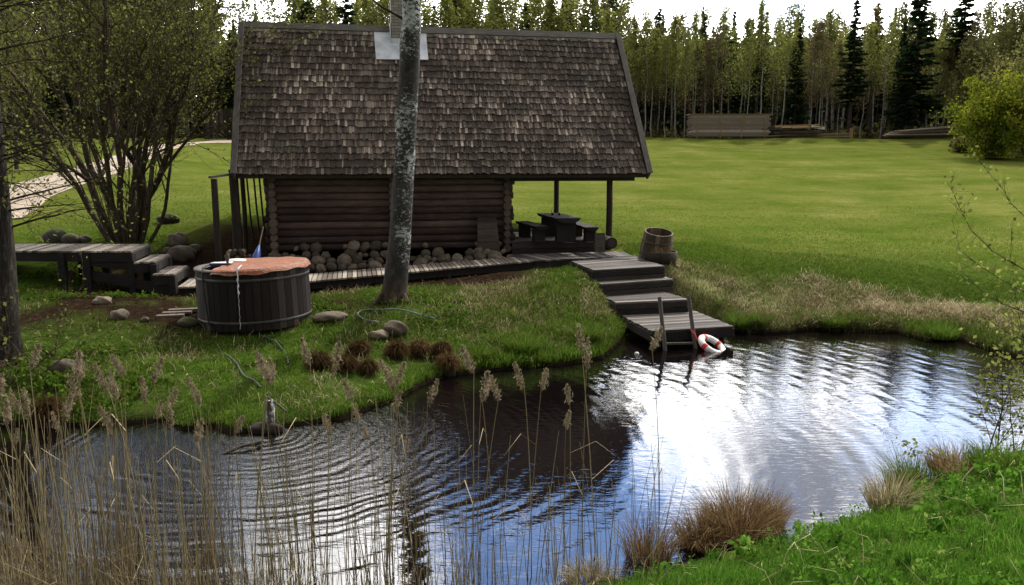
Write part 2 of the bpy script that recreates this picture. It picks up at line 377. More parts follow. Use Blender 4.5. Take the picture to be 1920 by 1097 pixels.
ch = n.noise(P, 1, 3, .6, scl=(4.5, 11, 1)); gate = n.mrange(n.noise(P, .45, 2), .3, .62, .25, 1.0)
h = n.math('ADD', n.math('MULTIPLY', n.math('MULTIPLY', k1, a1), brk), n.math('MULTIPLY', n.math('MULTIPLY', n.math('MULTIPLY', k2, a2), gate), n.mrange(brk, 0, 1, .35, 1)))
h = n.math('ADD', h, n.math('MULTIPLY', n.math('MULTIPLY', n.math('MULTIPLY', k3, gate), brk), .0014))
h = n.math('ADD', h, n.math('MULTIPLY', ch, .0028))
h = n.math('ADD', h, n.math('MULTIPLY', n.math('MULTIPLY', n.noise(P, 1, 3, .7, scl=(16, 34, 1)), n.mrange(r, 3.8, 1.2, .0002, .004, True)), 1.0))
b = n.node('ShaderNodeBump'); n.inp(b.inputs['Height'], h); b.inputs['Strength'].default_value = 1; b.inputs['Distance'].default_value = 1.0
n.out(n.principled((.003, .002, .002), .015, b.outputs[0], spec=.5, IOR=1.62))
tag(link('water', fast_mesh('water', np.stack([WX, WY, np.zeros_like(WX)], -1).reshape(-1, 3), np.stack([ii[:-1, :-1], ii[:-1, 1:], ii[1:, 1:], ii[1:, :-1]], -1).reshape(-1, 4), m)), kind='structure')
# ------------------------------------------------------------------ light
SUN_EL, SUN_AZ = R(50), R(24)      # azimuth to the right of the view direction, sun beyond the cabin
sd = bpy.data.lights.new('sun', 'SUN'); so = bpy.data.objects.new('sun', sd); COL.objects.link(so)
sd.energy = 3.8; sd.angle = R(1.0); sd.color = (1, .95, .86)
dv = Vector((math.sin(SUN_AZ)*math.cos(SUN_EL), math.cos(SUN_AZ)*math.cos(SUN_EL), math.sin(SUN_EL)))
so.rotation_euler = dv.to_track_quat('Z', 'Y').to_euler(); so.location = (0, 0, 30)
w = bpy.data.worlds.new('World'); S.world = w; w.use_nodes = True; w.node_tree.nodes.clear(); n = NT(w)
sky = n.node('ShaderNodeTexSky', sky_type='NISHITA'); sky.sun_disc = False; sky.sun_elevation = SUN_EL; sky.sun_rotation = SUN_AZ; sky.air_density = 1.0; sky.dust_density = .6; sky.ozone_density = 2.0
D = n.node('ShaderNodeTexCoord').outputs['Generated']
s3 = n.node('ShaderNodeSeparateXYZ'); n.l.new(D, s3.inputs[0])
def dirv(az, el): return (math.sin(R(az))*math.cos(R(el)), math.cos(R(az))*math.cos(R(el)), math.sin(R(el)))
cz = n.math('MAXIMUM', n.math('ADD', s3.outputs[2], .12), .02)
cmb = n.node('ShaderNodeCombineXYZ'); n.l.new(n.math('DIVIDE', s3.outputs[0], cz), cmb.inputs[0]); n.l.new(n.math('DIVIDE', s3.outputs[1], cz), cmb.inputs[1])
cn = n.noise(cmb.outputs[0], .75, 7, .58, off=(2.3, .4, 0), dist=.4)
wob = n.math('MULTIPLY', n.math('SUBTRACT', n.noise(D, 5, 5, .6), .5), .34)
def hole(az, el, rad, soft, stx=1.0):
    v = n.vmath('SUBTRACT', D, dirv(az, el))
    d = n.math('ADD', n.vmath('LENGTH', v), wob)
    return n.mrange(d, rad-soft, rad+soft, 1, 0, True)
blue = n.math('MAXIMUM', n.math('MULTIPLY', hole(30, 16.5, .075, .06), .72), n.math('MAXIMUM', hole(6, 29, .19, .05), n.math('MULTIPLY', hole(-21, 17.5, .07, .06), .8)))
blue = n.math('MAXIMUM', blue, n.math('MULTIPLY', hole(19, 12, .05, .05), .7))
cover = n.mrange(cn, .30, .46, 0, 1, True)
cover = n.math('MULTIPLY', cover, n.math('SUBTRACT', 1.0, blue, clamp=True), clamp=True)
grey = n.math('MAXIMUM', hole(21, 20.5, .10, .08), n.math('MAXIMUM', n.math('MULTIPLY', hole(-20, 24, .10, .1), .5), n.math('MULTIPLY', n.mrange(n.noise(cmb.outputs[0], 1.4, 5, .6, off=(7, 3, 0)), .5, .66), .6)))
fwd = n.mrange(s3.outputs[1], -.3, .9, 0, 1, True)      # the southern half of the sky round the sun is the bright one
low = n.mrange(s3.outputs[2], .95, .5, .25, 1, True)
bright = n.mrange(n.math('MULTIPLY', fwd, low), 0, 1, .45, 8.6)
cc = n.node('ShaderNodeVectorMath', operation='SCALE'); n.l.new(n.mix(grey, (1, .985, .96), (.14, .15, .18)), cc.inputs[0]); n.l.new(bright, cc.inputs['Scale'])
bs = n.node('ShaderNodeVectorMath', operation='SCALE'); n.l.new(n.mix(1.0, sky.outputs[0], (.66, .86, 1.12), 'MULTIPLY'), bs.inputs[0]); bs.inputs['Scale'].default_value = .42
mixed = n.mix(cover, bs.outputs[0], cc.outputs[0])
bg = n.node('ShaderNodeBackground'); n.l.new(mixed, bg.inputs[0]); bg.inputs[1].default_value = 1.0
wo = n.node('ShaderNodeOutputWorld'); n.l.new(bg.outputs[0], wo.inputs[0])
S.view_settings.view_transform = 'Standard'; S.view_settings.look = 'None'; S.view_settings.exposure = 0.22; S.view_settings.gamma = 1
# ------------------------------------------------------------------ the log sauna
YAW = R(11)
E0 = at(442, 326, 18.75)                       # front left corner of the eave
U = np.array([math.cos(YAW), math.sin(YAW), 0]); Vv = np.array([-math.sin(YAW), math.cos(YAW), 0])
ZE = float(E0[2]); GZ0 = .95
house = empty('log_cabin', (E0[0], E0[1], 0), YAW, 'low brown log sauna cabin with a big steep wooden shingle roof beside the pond', 'cabin')
def w2l(p): d = np.array(p, float)-np.array([E0[0], E0[1], 0]); return np.array([d@U, d@Vv, d[2]])
def l2w(u, v, z): return np.array([E0[0], E0[1], 0])+U*u+Vv*v+np.array([0, 0, z])
def on_v(px, py, v):                            # local point on the vertical plane at depth v
    d = ray(px, py); o = w2l(CAM); dl = np.array([d@U, d@Vv, d[2]]); t = (v-o[1])/dl[1]; return o+dl*t
LEN = on_v(1213, 328, 0)[0]
RV = 2.77; RISE = 3.76; SL = math.hypot(RV, RISE); pit = math.atan2(RISE, RV)
sdir = np.array([0, math.cos(pit), math.sin(pit)]); snor = np.array([0, -math.sin(pit), math.cos(pit)])
def rp(u, s, h=0.0): return np.array([u, 0, ZE])+sdir*s+snor*h
def on_roof(px, py):
    d = ray(px, py); o = w2l(CAM); dl = np.array([d@U, d@Vv, d[2]]); p0 = rp(0, 0, .05)
    t = ((p0-o)@snor)/(dl@snor); p = o+dl*t; return p[0], (p-rp(0, 0))@sdir
# roof slabs
for side in (0, 1):
    mb = MB(); T = .07
    def q(u, s, h):
        p = rp(u, s, h)
        return p if side == 0 else np.array([p[0], 2*RV-p[1], p[2]])
    P = [q(u, s, h) for u in (0.02, LEN-.02) for s in (0.02, SL) for h in (-T, 0)]
    mb.add(P, [(0, 1, 3, 2), (4, 6, 7, 5), (0, 4, 5, 1), (2, 3, 7, 6), (0, 2, 6, 4), (1, 5, 7, 3)])
    roof_o = mb.build('roof', M['roof_under'], house)
    # shingles : overlapping courses, each shingle its own little board
    mb = MB(); rows = 23; step = SL/rows; r_ = random.Random(3+side)
    if side == 0:
        blotch = [(on_roof(px, py), w_, s_) for px, py, w_, s_ in ((597, 150, .5, .5), (925, 205, .35, .3), (860, 80, .8, .35), (660, 70, .6, .3), (900, 95, .5, .3), (985, 240, .5, .3), (660, 215, .45, .25), (1150, 120, .4, .3), (800, 160, .4, .3), (560, 215, .35, .3))]
    for i in range(rows):
        u = .03; s0 = i*step-.03; rowj = r_.uniform(-.012, .012); ph = r_.uniform(0, 6)
        while u < LEN-.03:
            wd = r_.uniform(.038, .078); wd = min(wd, LEN-.03-u+.001)
            if wd < .02: break
            L = step*1.5; sj = r_.uniform(-.03, .026)+rowj+.012*math.sin(u*.9+ph)
            lift = r_.uniform(0, .012)+(r_.uniform(0, .025) if r_.random() < .12 else 0); slant = r_.uniform(-.012, .012)+.006
            x0, x1 = u+.003, u+wd-.003; sa = max(s0+sj, -.05); sb = min(s0+L, SL-.005)
            hA, hB = .042+lift, .012
            tt = min(1, max(0, r_.gauss(.44, .10)))
            if r_.random() < .06: tt = r_.uniform(.65, .95)
            tt += .10*math.sin(u*1.7+i*.6)*math.sin(i*.35+u*.4)
            if side == 0:
                for (bu, bs), w_, s_ in blotch:
                    g = math.exp(-((u-bu)/w_)**2-((s0-bs)/(w_*.7))**2)
                    if r_.random() < g*.6: tt += s_*.8
            if side == 1: tt = .4
            pts = [(x0, sa, hA), (x1, sa+r_.uniform(-.006, .006), hA), (x1+slant, sb, hB), (x0+slant, sb, hB)]
            low = [(x0, sa, hA-.016), (x1, sa, hA-.016), (x1+slant, sb, hB-.008), (x0+slant, sb, hB-.008)]
            V = [q(*p) for p in pts+low]
            F = [(0, 1, 2, 3), (0, 4, 5, 1), (1, 5, 6, 2), (0, 3, 7, 4)]
            mb.add(V, F if side == 0 else [f[::-1] for f in F], min(1.1, tt))
            u += wd
    mb.build('shingles', M['shingle'], roof_o)
# ridge board pair + barge boards
mb = MB(); top = ZE+RISE
mb.box((LEN/2, RV-.09, top+.01), (LEN+.08, .22, .035), Matrix.Rotation(pit, 3, 'X'))
mb.box((LEN/2, RV+.11, top+.01), (LEN+.08, .22, .035), Matrix.Rotation(-pit, 3, 'X'))
mb.build('ridge_board', M['ridge'], house, .006)
for u in (-.035, LEN+.035):
    for side in (0, 1):
        mb = MB(); a = rp(u, -.08, -.02); b = rp(u, SL+.02, -.02)
        if side: a[1] = 2*RV-a[1]; b[1] = 2*RV-b[1]
        nn = snor if not side else np.array([0, -snor[1], snor[2]])
        mb.bar(a, b, .06, .26, up=nn); mb.bar(a+nn*.14, b+nn*.14, .15, .025, up=nn)
        mb.build('barge_board', M['rake'], house, .006)
mb = MB(); mb.bar((0.0, .035, ZE-.06), (LEN, .035, ZE-.06), .05, .1); mb.build('eave_board', M['darkpost'], house)
mb = MB(); mb.bar((0, 2*RV-.035, ZE-.06), (LEN, 2*RV-.035, ZE-.06), .05, .1); mb.build('eave_board', M['darkpost'], house)
# log walls
WV = .62; BV = 2*RV-.62; uL = on_v(515, 440, WV)[0]; uR = on_v(948, 440, WV)[0]; uM = on_v(738, 440, WV)[0]
d_log = .178; zb = 1.26; nlog = 13
def logs(name, a, b, z0, nl, overhang, axis, ends=True, r=d_log*.54):
    mb = MB(); me_ = MB()
    for i in range(nl):
        z = z0+d_log*(i+.5); j = random.uniform(-.012, .012); rr = r*random.uniform(.94, 1.08); oh = overhang+random.uniform(-.03, .03)
        A = np.array(a, float); B = np.array(b, float); d = (B-A)/np.linalg.norm(B-A)
        A = A-d*oh; B = B+d*(oh+random.uniform(-.03, .03)); A[2] = B[2] = z
        n_ = 6; pts = [A+(B-A)*k/(n_-1)+np.array([0, 0, random.uniform(-.006, .006)]) for k in range(n_)]
        mb.tube(pts, rr, 10, caps=True, t=random.uniform(.2, .8), wob=.03)
    return mb
wallo = logs('wall', (uL, WV, 0), (uR, WV, 0), zb, nlog, .19, 'u').build('log_wall', M['log'], house)
logs('wall', (uL, BV, 0), (uR, BV, 0), zb, nlog, .19, 'u').build('log_wall', M['log'], house)
def end_faces(u, name='log_ends'):
    mb = MB()
    for i in range(nlog):
        z = zb+d_log*i; rr = d_log*random.uniform(.42, .60)
        mb.tube([(u, WV-.27+random.uniform(-.02, .02), z), (u, WV+.05, z)], rr, 12, t=random.uniform(.3, .9))
    return mb.build(name, M['logend'], wallo)
for u in (uL, uM, uR):
    logs('wall', (u, WV, 0), (u, BV, 0), zb-d_log/2, nlog, .18, 'v').build('log_wall', M['log'], house); end_faces(u)
# gable boarding
for u in (uL-.05, uR+.05):
    mb = MB(); zz = zb+d_log*nlog
    k = 0; v = .6
    while v < 2*RV-.6:
        vv = v+.07; hgt = ZE+RISE-abs(vv-RV)*RISE/RV-.12
        if hgt > zz: mb.box((u, vv, (zz+hgt)/2), (.03, .136, hgt-zz), t=random.random())
        v += .14
    mb.build('gable_boards', M['darkpost'], house)
# porch beams and posts
zt = ZE-.12
for v in (WV-.02, BV+.02):
    mb = MB(); ub = on_v(1188, 333, WV)[0]
    mb.bar((uR-.3, v, ZE-.12), (ub, v, ZE-.12), .16, .17); mb.build('porch_beam', M['darkpost'], house, .008)
up = on_v(1142, 400, WV)[0]; zpf = on_v(1142, 466, WV)[2]
mb = MB(); mb.tube([(up, WV, zpf-.3), (up+.01, WV, 2.2), (up, WV, ZE-.2)], [.088, .083, .08], 12); mb.build('porch_post', M['darkpost'], house)
ub2 = on_v(1043, 400, BV)[0]
mb = MB(); mb.tube([(ub2, BV, 1.0), (ub2, BV, 2.2), (ub2, BV, ZE-.2)], [.088, .083, .08], 12); mb.build('porch_post', M['darkpost'], house)
# porch floor
PF = float(on_v(1000, 452, WV-.25)[2]); u1 = on_v(1114, 460, WV-.25)[0]
mb = MB(); v = WV-.22; k = 0
while v < BV+.1:
    mb.box(((uR+.1+up+.1)/2, v+.07, PF-.02), (up-uR+.1, .136, .04), t=random.random()); v += .14
mb.build('porch_floor', M['deckx'], house)
mb = MB()
for k in range(2): mb.bar((uR+.12, WV-.245, PF-.12-.15*k), (u1, WV-.245, PF-.12-.15*k), .05, .14, t=random.random())
mb.build('porch_fascia', M['darkwood'], house, .005)
# left overhang posts, poles and the rail that ties the outer post to the eave
for px, yb, v, rad in ((441, 500, .35, .105), (457, 500, 1.2, .055)):
    p = on_v(px, 400, v); mb = MB(); mb.tube([(p[0], v, .9), (p[0]+.02, v, 2.2), (p[0], v, ZE+.1)], rad, 9, wob=.05); mb.build('post', M['darkpost'], house)
for px, v in ((471, 2.2), (484, 2.6), (494, 3.0)):
    p = on_v(px, 400, v); mb = MB(); mb.tube([(p[0]+.05, v, .9), (p[0]-.02, v, 2.0), (p[0]-.08, v, 3.3)], .025, 7, wob=.1); mb.build('pole', M['darkpost'], house)
p = on_v(405, 400, -.35); q1 = on_v(438, 324, .2)
mb = MB(); mb.box((p[0], -.35, 1.95), (.13, .11, 2.2)); mb.build('outer_post', M['darkpost'], house, .006)
mb = MB(); mb.bar((p[0]-.09, -.35, 3.08), (q1[0]+.15, .25, q1[2]), .1, .05); mb.build('rail', M['rake'], house)
# chimney + metal flashing
ua, sa = on_roof(732, 60); ub_, _ = on_roof(766, 60)
cu = (ua+ub_)/2; cs = on_roof(748, 86)[1]; cw = .46
cv0 = rp(0, cs)[1]; cdp = .5; czb = rp(0, cs)[2]
m, n = newmat('pale_brick'); bt = n.node('ShaderNodeTexBrick'); mp = n.node('ShaderNodeMapping'); n.l.new(n.obj(), mp.inputs[0]); mp.inputs['Rotation'].default_value = (R(90), 0, 0); n.l.new(mp.outputs[0], bt.inputs[0])
bt.inputs['Color1'].default_value = (.34, .31, .27, 1); bt.inputs['Color2'].default_value = (.24, .21, .18, 1); bt.inputs['Mortar'].default_value = (.13, .12, .105, 1)
bt.inputs['Scale'].default_value = 1; bt.inputs['Brick Width'].default_value = .24; bt.inputs['Row Height'].default_value = .075; bt.inputs['Mortar Size'].default_value = .008
n.out(n.principled(bt.outputs[0], .9, n.bump(n.noise(n.obj(), 30, 4), .5, .01)))
mb = MB(); mb.box((cu, cv0+cdp/2, czb+1.4), (cw, cdp, 3.1)); ch_o = mb.build('chimney', m, house, .01)
mb = MB(); mb.box((cu, cv0+cdp/2, czb+2.98), (cw+.1, cdp+.1, .08)); mb.build('chimney_cap', m, ch_o, .01)
m, n = newmat('galvanised_sheet'); P = n.obj()
n.out(n.principled(n.ramp(n.noise(P, 2.5, 4), [(.3, (.38, .4, .43)), (.5, (.55, .57, .6)), (.7, (.74, .76, .8))]), n.mrange(n.noise(P, 3, 3), .3, .7, .45, .65), n.bump(n.noise(P, 1.5, 2), .4, .05), metal=.35, spec=.5))
fl = [on_roof(700.5, 53), on_roof(798, 55), on_roof(803, 113), on_roof(705, 112)]
mb = MB(); V = [rp(u, min(s, SL-.04), .075) for u, s in fl]+[rp(u, min(s, SL-.04), .05) for u, s in fl]
mb.add(V, [(3, 2, 1, 0), (0, 1, 5, 4), (1, 2, 6, 5), (2, 3, 7, 6), (3, 0, 4, 7)]); fo = mb.build('flashing', m, ch_o)
# upstand round the chimney foot
mb = MB(); mb.box((cu, cv0-.02, czb+.10), (cw+.05, .02, .24)); mb.box((cu-cw/2-.02, cv0+cdp/2-.02, czb+.32), (.02, cdp, .6)); mb.box((cu+cw/2+.02, cv0+cdp/2-.02, czb+.32), (.02, cdp, .6)); mb.build('upstand', m, fo)

# ------------------------------------------------------------------ river stones along the foot of the wall
def stone_mesh(seed, sub=3, rough=.16):
    bm = bmesh.new(); bmesh.ops.create_icosphere(bm, subdivisions=sub, radius=1)
    r_ = np.random.default_rng(seed); ph = r_.uniform(0, 6.28, (6, 3)); fr = r_.uniform(.8, 2.6, (6, 3))
    for v in bm.verts:
        c = np.array(v.co); d = sum(math.sin(c@fr[k]*1.3+ph[k, 0])*math.cos(c@fr[(k+1) % 6]+ph[k, 1]) for k in range(6))/6
        v.co *= 1+rough*2*d
    for f in bm.faces: f.smooth = True
    me = bpy.data.meshes.new('stone'); bm.to_mesh(me); bm.free(); return me
M['stone'] = stone_mat('fieldstone', (.03, .022, .017), (.10, .074, .056), (.26, .205, .155), .35)
M['stone_dark'] = stone_mat('dark_mossy_fieldstone', (.02, .017, .015), (.06, .05, .045), (.13, .11, .1), .9)
smesh = [stone_mesh(i, 3, .26) for i in range(7)]
for s in smesh: s.materials.append(M['stone'])
dmesh = [stone_mesh(20+i) for i in range(3)]
for s in dmesh: s.materials.append(M['stone_dark'])
LAB = 'rounded grey river stone in the heap along the foot of the log wall'
rs = random.Random(5)
for row in range(4):
    u = uL-.15
    while u < uR+.05:
        r0 = rs.choice((rs.uniform(.07, .12), rs.uniform(.11, .17), rs.uniform(.15, .23)))*(1-.08*row); v = WV-.95+row*.22+rs.uniform(-.05, .05)
        if u+r0 > uR-.9 and row < 2: pass
        if rs.random() < (.0, .08, .25, .6)[row]: u += r0*1.6; continue
        p = l2w(u+r0, v, 0); z = .94+row*.12+rs.uniform(-.02, .03)+(.07 if row == 3 else 0)
        o = link('river_stone', smesh[rs.randrange(7)]); o.location = (p[0], p[1], z); o.scale = (r0, r0*rs.uniform(.8, 1), r0*rs.uniform(.65, .9)); o.rotation_euler = (rs.uniform(-.8, .8), rs.uniform(-.8, .8), rs.uniform(0, 6))
        tag(o, LAB, 'stone', 'river stones at the foot of the log wall'); u += r0*1.75
def rock(px, py, Y, sx, sy, sz, label, mesh=None, rz=0.3, sink=.25):
    p = at(px, py, Y); z = hz(p[0], p[1]); o = link('rock', mesh or smesh[int(abs(px)) % 7]); o.location = (p[0], p[1], z+sz*(1-2*sink)); o.scale = (sx, sy, sz); o.rotation_euler = (0, 0, rz); return tag(o, label, 'rock')
# positions: first find ground under the pixel
def gpt(px, py, y0=4.0, y1=70.0):
    Ys = np.concatenate([np.arange(y0, 30, .04), np.arange(30, y1, .25)])
    P = np.array([at(px, py, Y) for Y in Ys]); H = height(P[:, 0], P[:, 1], False); H = np.where(H < 0, 0, H)
    k = np.argmax(H >= P[:, 2]-.005); return P[k] if (H >= P[:, 2]-.005).any() else P[-1]
def rockp(px, py, sx, sy, sz, label, mesh=None, rz=.3):
    g = gpt(px, py); o = rock(px, py, g[1], sx, sy, sz, label, mesh, rz)
    return o
rockp(742, 626, .21, .16, .13, 'smooth pale brown boulder on the grass left of the mound, behind the dark tussocks', smesh[0], .2)
rockp(712, 634, .15, .12, .07, 'low flat grey stone lying against the left side of the smooth pale boulder')
rockp(622, 600, .33, .22, .10, 'flat brown slab stone on the grass just right of the hot tub', smesh[3])
rockp(342, 486, .34, .28, .22, 'large grey boulder behind the walkway steps under the multi stemmed tree', smesh[1])
rockp(335, 458, .26, .2, .2, 'rough pale rock behind the largest boulder near the tree foot', smesh[4])
rockp(316, 478, .13, .12, .12, 'small stone left of the large boulder beside the walkway step')
rockp(365, 470, .16, .14, .13, 'mid sized stone right of the large boulder behind the hot tub', smesh[2])
rockp(225, 596, .14, .12, .1, 'pale rounded stone alone on the grassy slope below the walkway', smesh[5])
rockp(192, 570, .16, .12, .09, 'dull grey stone at the edge of the shade below the walkway', smesh[6])
rockp(272, 603, .07, .06, .05, 'tiny white stone in the grass left of the hot tub')
rockp(125, 522, .18, .14, .13, 'pale rock at the walkway support on the left slope', smesh[2])
rockp(352, 612, .17, .12, .09, 'moss covered yellow green stone at the left foot of the hot tub', dmesh[0])
rockp(105, 452, .28, .2, .2, 'dark mossy rock behind the upper walkway, left of the tree', dmesh[1])
rockp(132, 455, .2, .16, .15, 'second dark rock behind the upper walkway nearer the tree', dmesh[2])
rockp(160, 452, .16, .14, .1, 'small grey rock behind the upper walkway close to the tree foot', smesh[0])
rockp(315, 418, .3, .2, .16, 'dark rock on the lawn right of the multi stemmed tree', dmesh[0])
rockp(125, 700, .2, .16, .14, 'reddish brown rock on the lower left bank above the reeds', smesh[1])
# ------------------------------------------------------------------ boardwalk, raised walkway, pond stairs
def planked(name, F0, F1, B1, B0, mat, parent, pw=.125, th=.035, gap=.012, across=True, edge_under=True):
    """boards laid side by side from edge F0-B0 to edge F1-B1 (each board spans front to back)"""
    F0, F1, B1, B0 = [np.array(p, float) for p in (F0, F1, B1, B0)]
    L = np.linalg.norm(F1-F0); n = max(2, int(round(L/pw))); mb = MB(); g = gap/L/2; dn = np.array([0, 0, -th])
    for i in range(n):
        a, b = i/n+g, (i+1)/n-g; j = random.uniform(-.015, .015); e = (B0-F0)/np.linalg.norm(B0-F0)*j; k = np.array([0, 0, random.uniform(-.003, .004)])
        P = [F0+(F1-F0)*a+e+k, F0+(F1-F0)*b+e+k, B0+(B1-B0)*b+e+k, B0+(B1-B0)*a+e+k]
        V = P+[p+dn for p in P]
        mb.add(V, [(0, 1, 2, 3), (7, 6, 5, 4), (0, 4, 5, 1), (1, 5, 6, 2), (2, 6, 7, 3), (3, 7, 4, 0)], random.random())
    return mb.build(name, mat, parent)
wdir = Vv
# lower boardwalk in front of the cabin
zA, zB = .95, 1.13
A0 = at_z(332, 538, .93); A1 = at_z(583, 527, .96); A2 = at_z(1003, 488.5, zB)
bw = empty('boardwalk', (A1[0], A1[1], hz(A1[0], A1[1])), 0, 'long low boardwalk of weathered grey planks running past the stones in front of the cabin', 'boardwalk')
def off(p, w_): return p+wdir*w_
def lower(name, lst, mat, par, **k): pass
L0 = np.array(bw.location)
def rel(p): return np.array(p)-L0
for a, b, w1, w2, nm in ((A0, A1, 1.25, 1.2, 'deck'), (A1, A2, 1.2, 1.05, 'deck')):
    planked(nm, rel(a), rel(b), rel(off(b, w2)), rel(off(a, w1)), M['deck'], bw, pw=.11, gap=.02)
mb = MB()
for w_ in (.12, 1.0):
    for a, b in ((A0, A1), (A1, A2)): mb.bar(rel(off(a, w_))-np.array([0, 0, .10]), rel(off(b, w_))-np.array([0, 0, .12]), .05, .17)
mb.build('joist', M['tablewood'], bw)  # deep boards in darker wood stand for the shade under the planks
for px in (345, 650, 830, 960):
    t = np.clip((px-583)/(420), 0, 1); p = off(A1+(A2-A1)*t, .15) if px > 583 else off(A0+(A1-A0)*((px-332)/251), .15)
    g = hz(p[0], p[1]); mb = MB(); mb.tube([rel((p[0], p[1], g-.1)), rel((p[0], p[1], p[2]-.12))], .06, 9); mb.build('support_post', M['darkpost'], bw)
# pond deck apron beside the porch + four stepped platforms
S1 = 1.12
s1bl, s1br = at_z(1071, 489.5, S1), at_z(1189, 479.3, S1)
s1fl, s1fr = at_z(1113.6, 507, S1), at_z(1246, 499.4, S1)
ap = empty('porch_apron', (A2[0], A2[1], hz(A2[0], A2[1])), 0, 'flat plank landing between the porch and the pond stairs', 'decking'); LA = np.array(ap.location)
B2 = off(A2, 1.05)
planked('deck', A2-LA, at_z(1187, 480, zB)-LA, at_z(1165, 470, zB)-LA, at_z(950, 477.5, zB)-LA, M['deckx'], ap, pw=.14)
mb = MB(); mb.bar(off(A2, .08)-LA-np.array([0, 0, .12]), at_z(1180, 480.5, zB)-LA-np.array([0, 0, .12]), .05, .15); mb.build('joist', M['darkwood'], ap)
st = empty('pond_stairs', (float(s1fl[0]), float(s1fl[1]), 0), 0, 'dark plank stairs of four wide platforms stepping down from the porch to the pond', 'stairs'); LS = np.array(st.location)
z2, z3, z4 = .87, .61, .34
s3fl, s3fr = at_z(1156.3, 567, z3), at_z(1290.9, 561, z3)
s2fl, s2fr = at_z(1126.7, 532.8, z2), at_z(1262.4, 523.5, z2)
s4fl, s4fr = at_z(1223, 620.8, z4), at_z(1376, 611.6, z4)
s4bl = at_z(1150, 584, z4); s4br = s4bl+(s4fr-s4fl)*1.0
plats = [(s1fl, s1fr, s1br, s1bl), ]
def back(fl, fr, ref, d):
    e = (ref-fl); e[2] = 0; e = e/np.linalg.norm(e)*d; return fr+e, fl+e
b = back(s2fl, s2fr, s1bl+np.array([0, 0, z2-S1]), .75); plats.append((s2fl, s2fr, b[0], b[1]))
b = back(s3fl, s3fr, s2fl+np.array([0, 0, z3-z2]), 1.3); plats.append((s3fl, s3fr, b[0], b[1]))
b = back(s4fl, s4fr, s4bl, 1.95); plats.append((s4fl, s4fr, b[0], b[1]))
for i, (fl, fr, br, bl) in enumerate(plats):
    fl, fr, br, bl = [np.array(p)-LS for p in (fl, fr, br, bl)]
    # boards run left-right, stacked from front to back
    pl = planked('platform', fl, bl, br, fr, M['deckx'], st, pw=.115, th=.035, gap=.008)
    pl.data.flip_normals()
    mb = MB(); th = [.24, .24, .24, .17][i]; nb = 2 if i < 3 else 1
    for (p, q) in ((fl, fr), (fr, br), (bl, fl)):
        for k in range(nb):
            hgt = (th-.0)/nb; zc = -.037-hgt*(k+.5)
            mb.bar(p+np.array([0, 0, zc]), q+np.array([0, 0, zc]), .03, hgt-.012, t=random.random())
    if i < 3:      # left cheek boards reaching to the ground
        mb.bar(bl+np.array([0, 0, -.33]), fl+np.array([0, 0, -.33]), .028, .13, t=.3)
    mb.build('skirt_boards', M['darkwood'], st, .004)
for f, s in ((.08, .1), (.92, .1), (.08, .85), (.92, .85)):
    p = (s4fl+(s4fr-s4fl)*f)*(1-s)+(s4bl+(s4br-s4bl)*f)*s; mb = MB(); mb.tube([np.array([p[0], p[1], -.6])-LS, np.array([p[0], p[1], z4-.05])-LS], .055, 9); mb.build('pile', M['darkpost'], st)
# swimming ladder
lad = empty('swim_ladder', (float(s4fl[0]), float(s4fl[1]), 0), 0, 'grey wooden swimming ladder with two leaning rails at the pond end of the stairs', 'ladder'); LL = np.array(lad.location)
def yfront(px):
    t = (px-1223)/153; return float((s4fl+(s4fr-s4fl)*t)[1])
rails = []
for (xt, yt, xm, xb, yb) in ((1236.5, 557, 1243, 1247, 656), (1291, 556, 1299, 1304, 655)):
    ym = yfront(xm)-.05; Pt = at(xt, yt, ym+.13); Pb = at(xb, yb, ym-.10); Pe = Pb+(Pb-Pt)*.45
    mb = MB(); mb.tube([Pt-LL, (Pt+Pb)/2-LL, Pb-LL, Pe-LL], [.036, .038, .04, .04], 9); mb.build('rail', M['rake'], lad, 0); rails.append((Pt, Pb))
for f in (.88, 1.05, 1.3):
    a = rails[0][0]+(rails[0][1]-rails[0][0])*f; b = rails[1][0]+(rails[1][1]-rails[1][0])*f
    mb = MB(); mb.bar(a-LL, b-LL, .07, .035); mb.build('rung', M['rake'], lad)
# life buoy
a_ = np.array([.86, -.05, -.44]); a_ /= np.linalg.norm(a_); b_ = np.array([.12, .86, .30]); b_ -= a_*(b_@a_); b_ /= np.linalg.norm(b_); c_ = np.cross(a_, b_)
lp = at(1335, 648, 14.42); lb = empty('life_buoy', lp, 0, 'white life buoy with red bands hanging off the ladder into the water', 'life buoy'); lb.rotation_euler = Matrix(np.stack([a_, b_, c_], 1).tolist()).to_euler()
m, n = newmat('buoy_white'); g = n.noise(n.obj(), 6, 4)
n.out(n.principled(n.ramp(g, [(.3, (.55, .55, .53)), (.6, (.82, .82, .8))]), .4)); wm = m
m, n = newmat('buoy_red'); n.out(n.principled((.5, .03, .02), .5)); rm = m
def torus(mb, R0, r0, a0, a1, n1=24, n2=12, sx=1.0):
    P = [(R0*math.cos(a0+(a1-a0)*i/n1), R0*math.sin(a0+(a1-a0)*i/n1), 0) for i in range(n1+1)]
    mb.tube(P, r0, n2, caps=False)
mb = MB(); torus(mb, .225, .06, 0, 2*math.pi, 48, 14); mb.build('ring', wm, lb)
for k in range(4):
    mb = MB(); a = math.pi/4+k*math.pi/2+.1; torus(mb, .225, .0635, a-.16, a+.16, 6, 14); mb.build('band', rm, lb)
mb = MB(); P = []
for i in range(41):
    a = 2*math.pi*i/40; rr = .30-.022*abs(math.cos(2*a-.2)); P.append((rr*math.cos(a), rr*math.sin(a), .0))
mb.tube(P, .006, 6); mb.build('rope', rm, lb)
g = at(1302, 612, float(lp[1])+.1); mb = MB(); mb.tube([at(1295, 618, lp[1]+.12), at(1303, 628, lp[1]+.02), at(1309, 640, lp[1])], .014, 6)
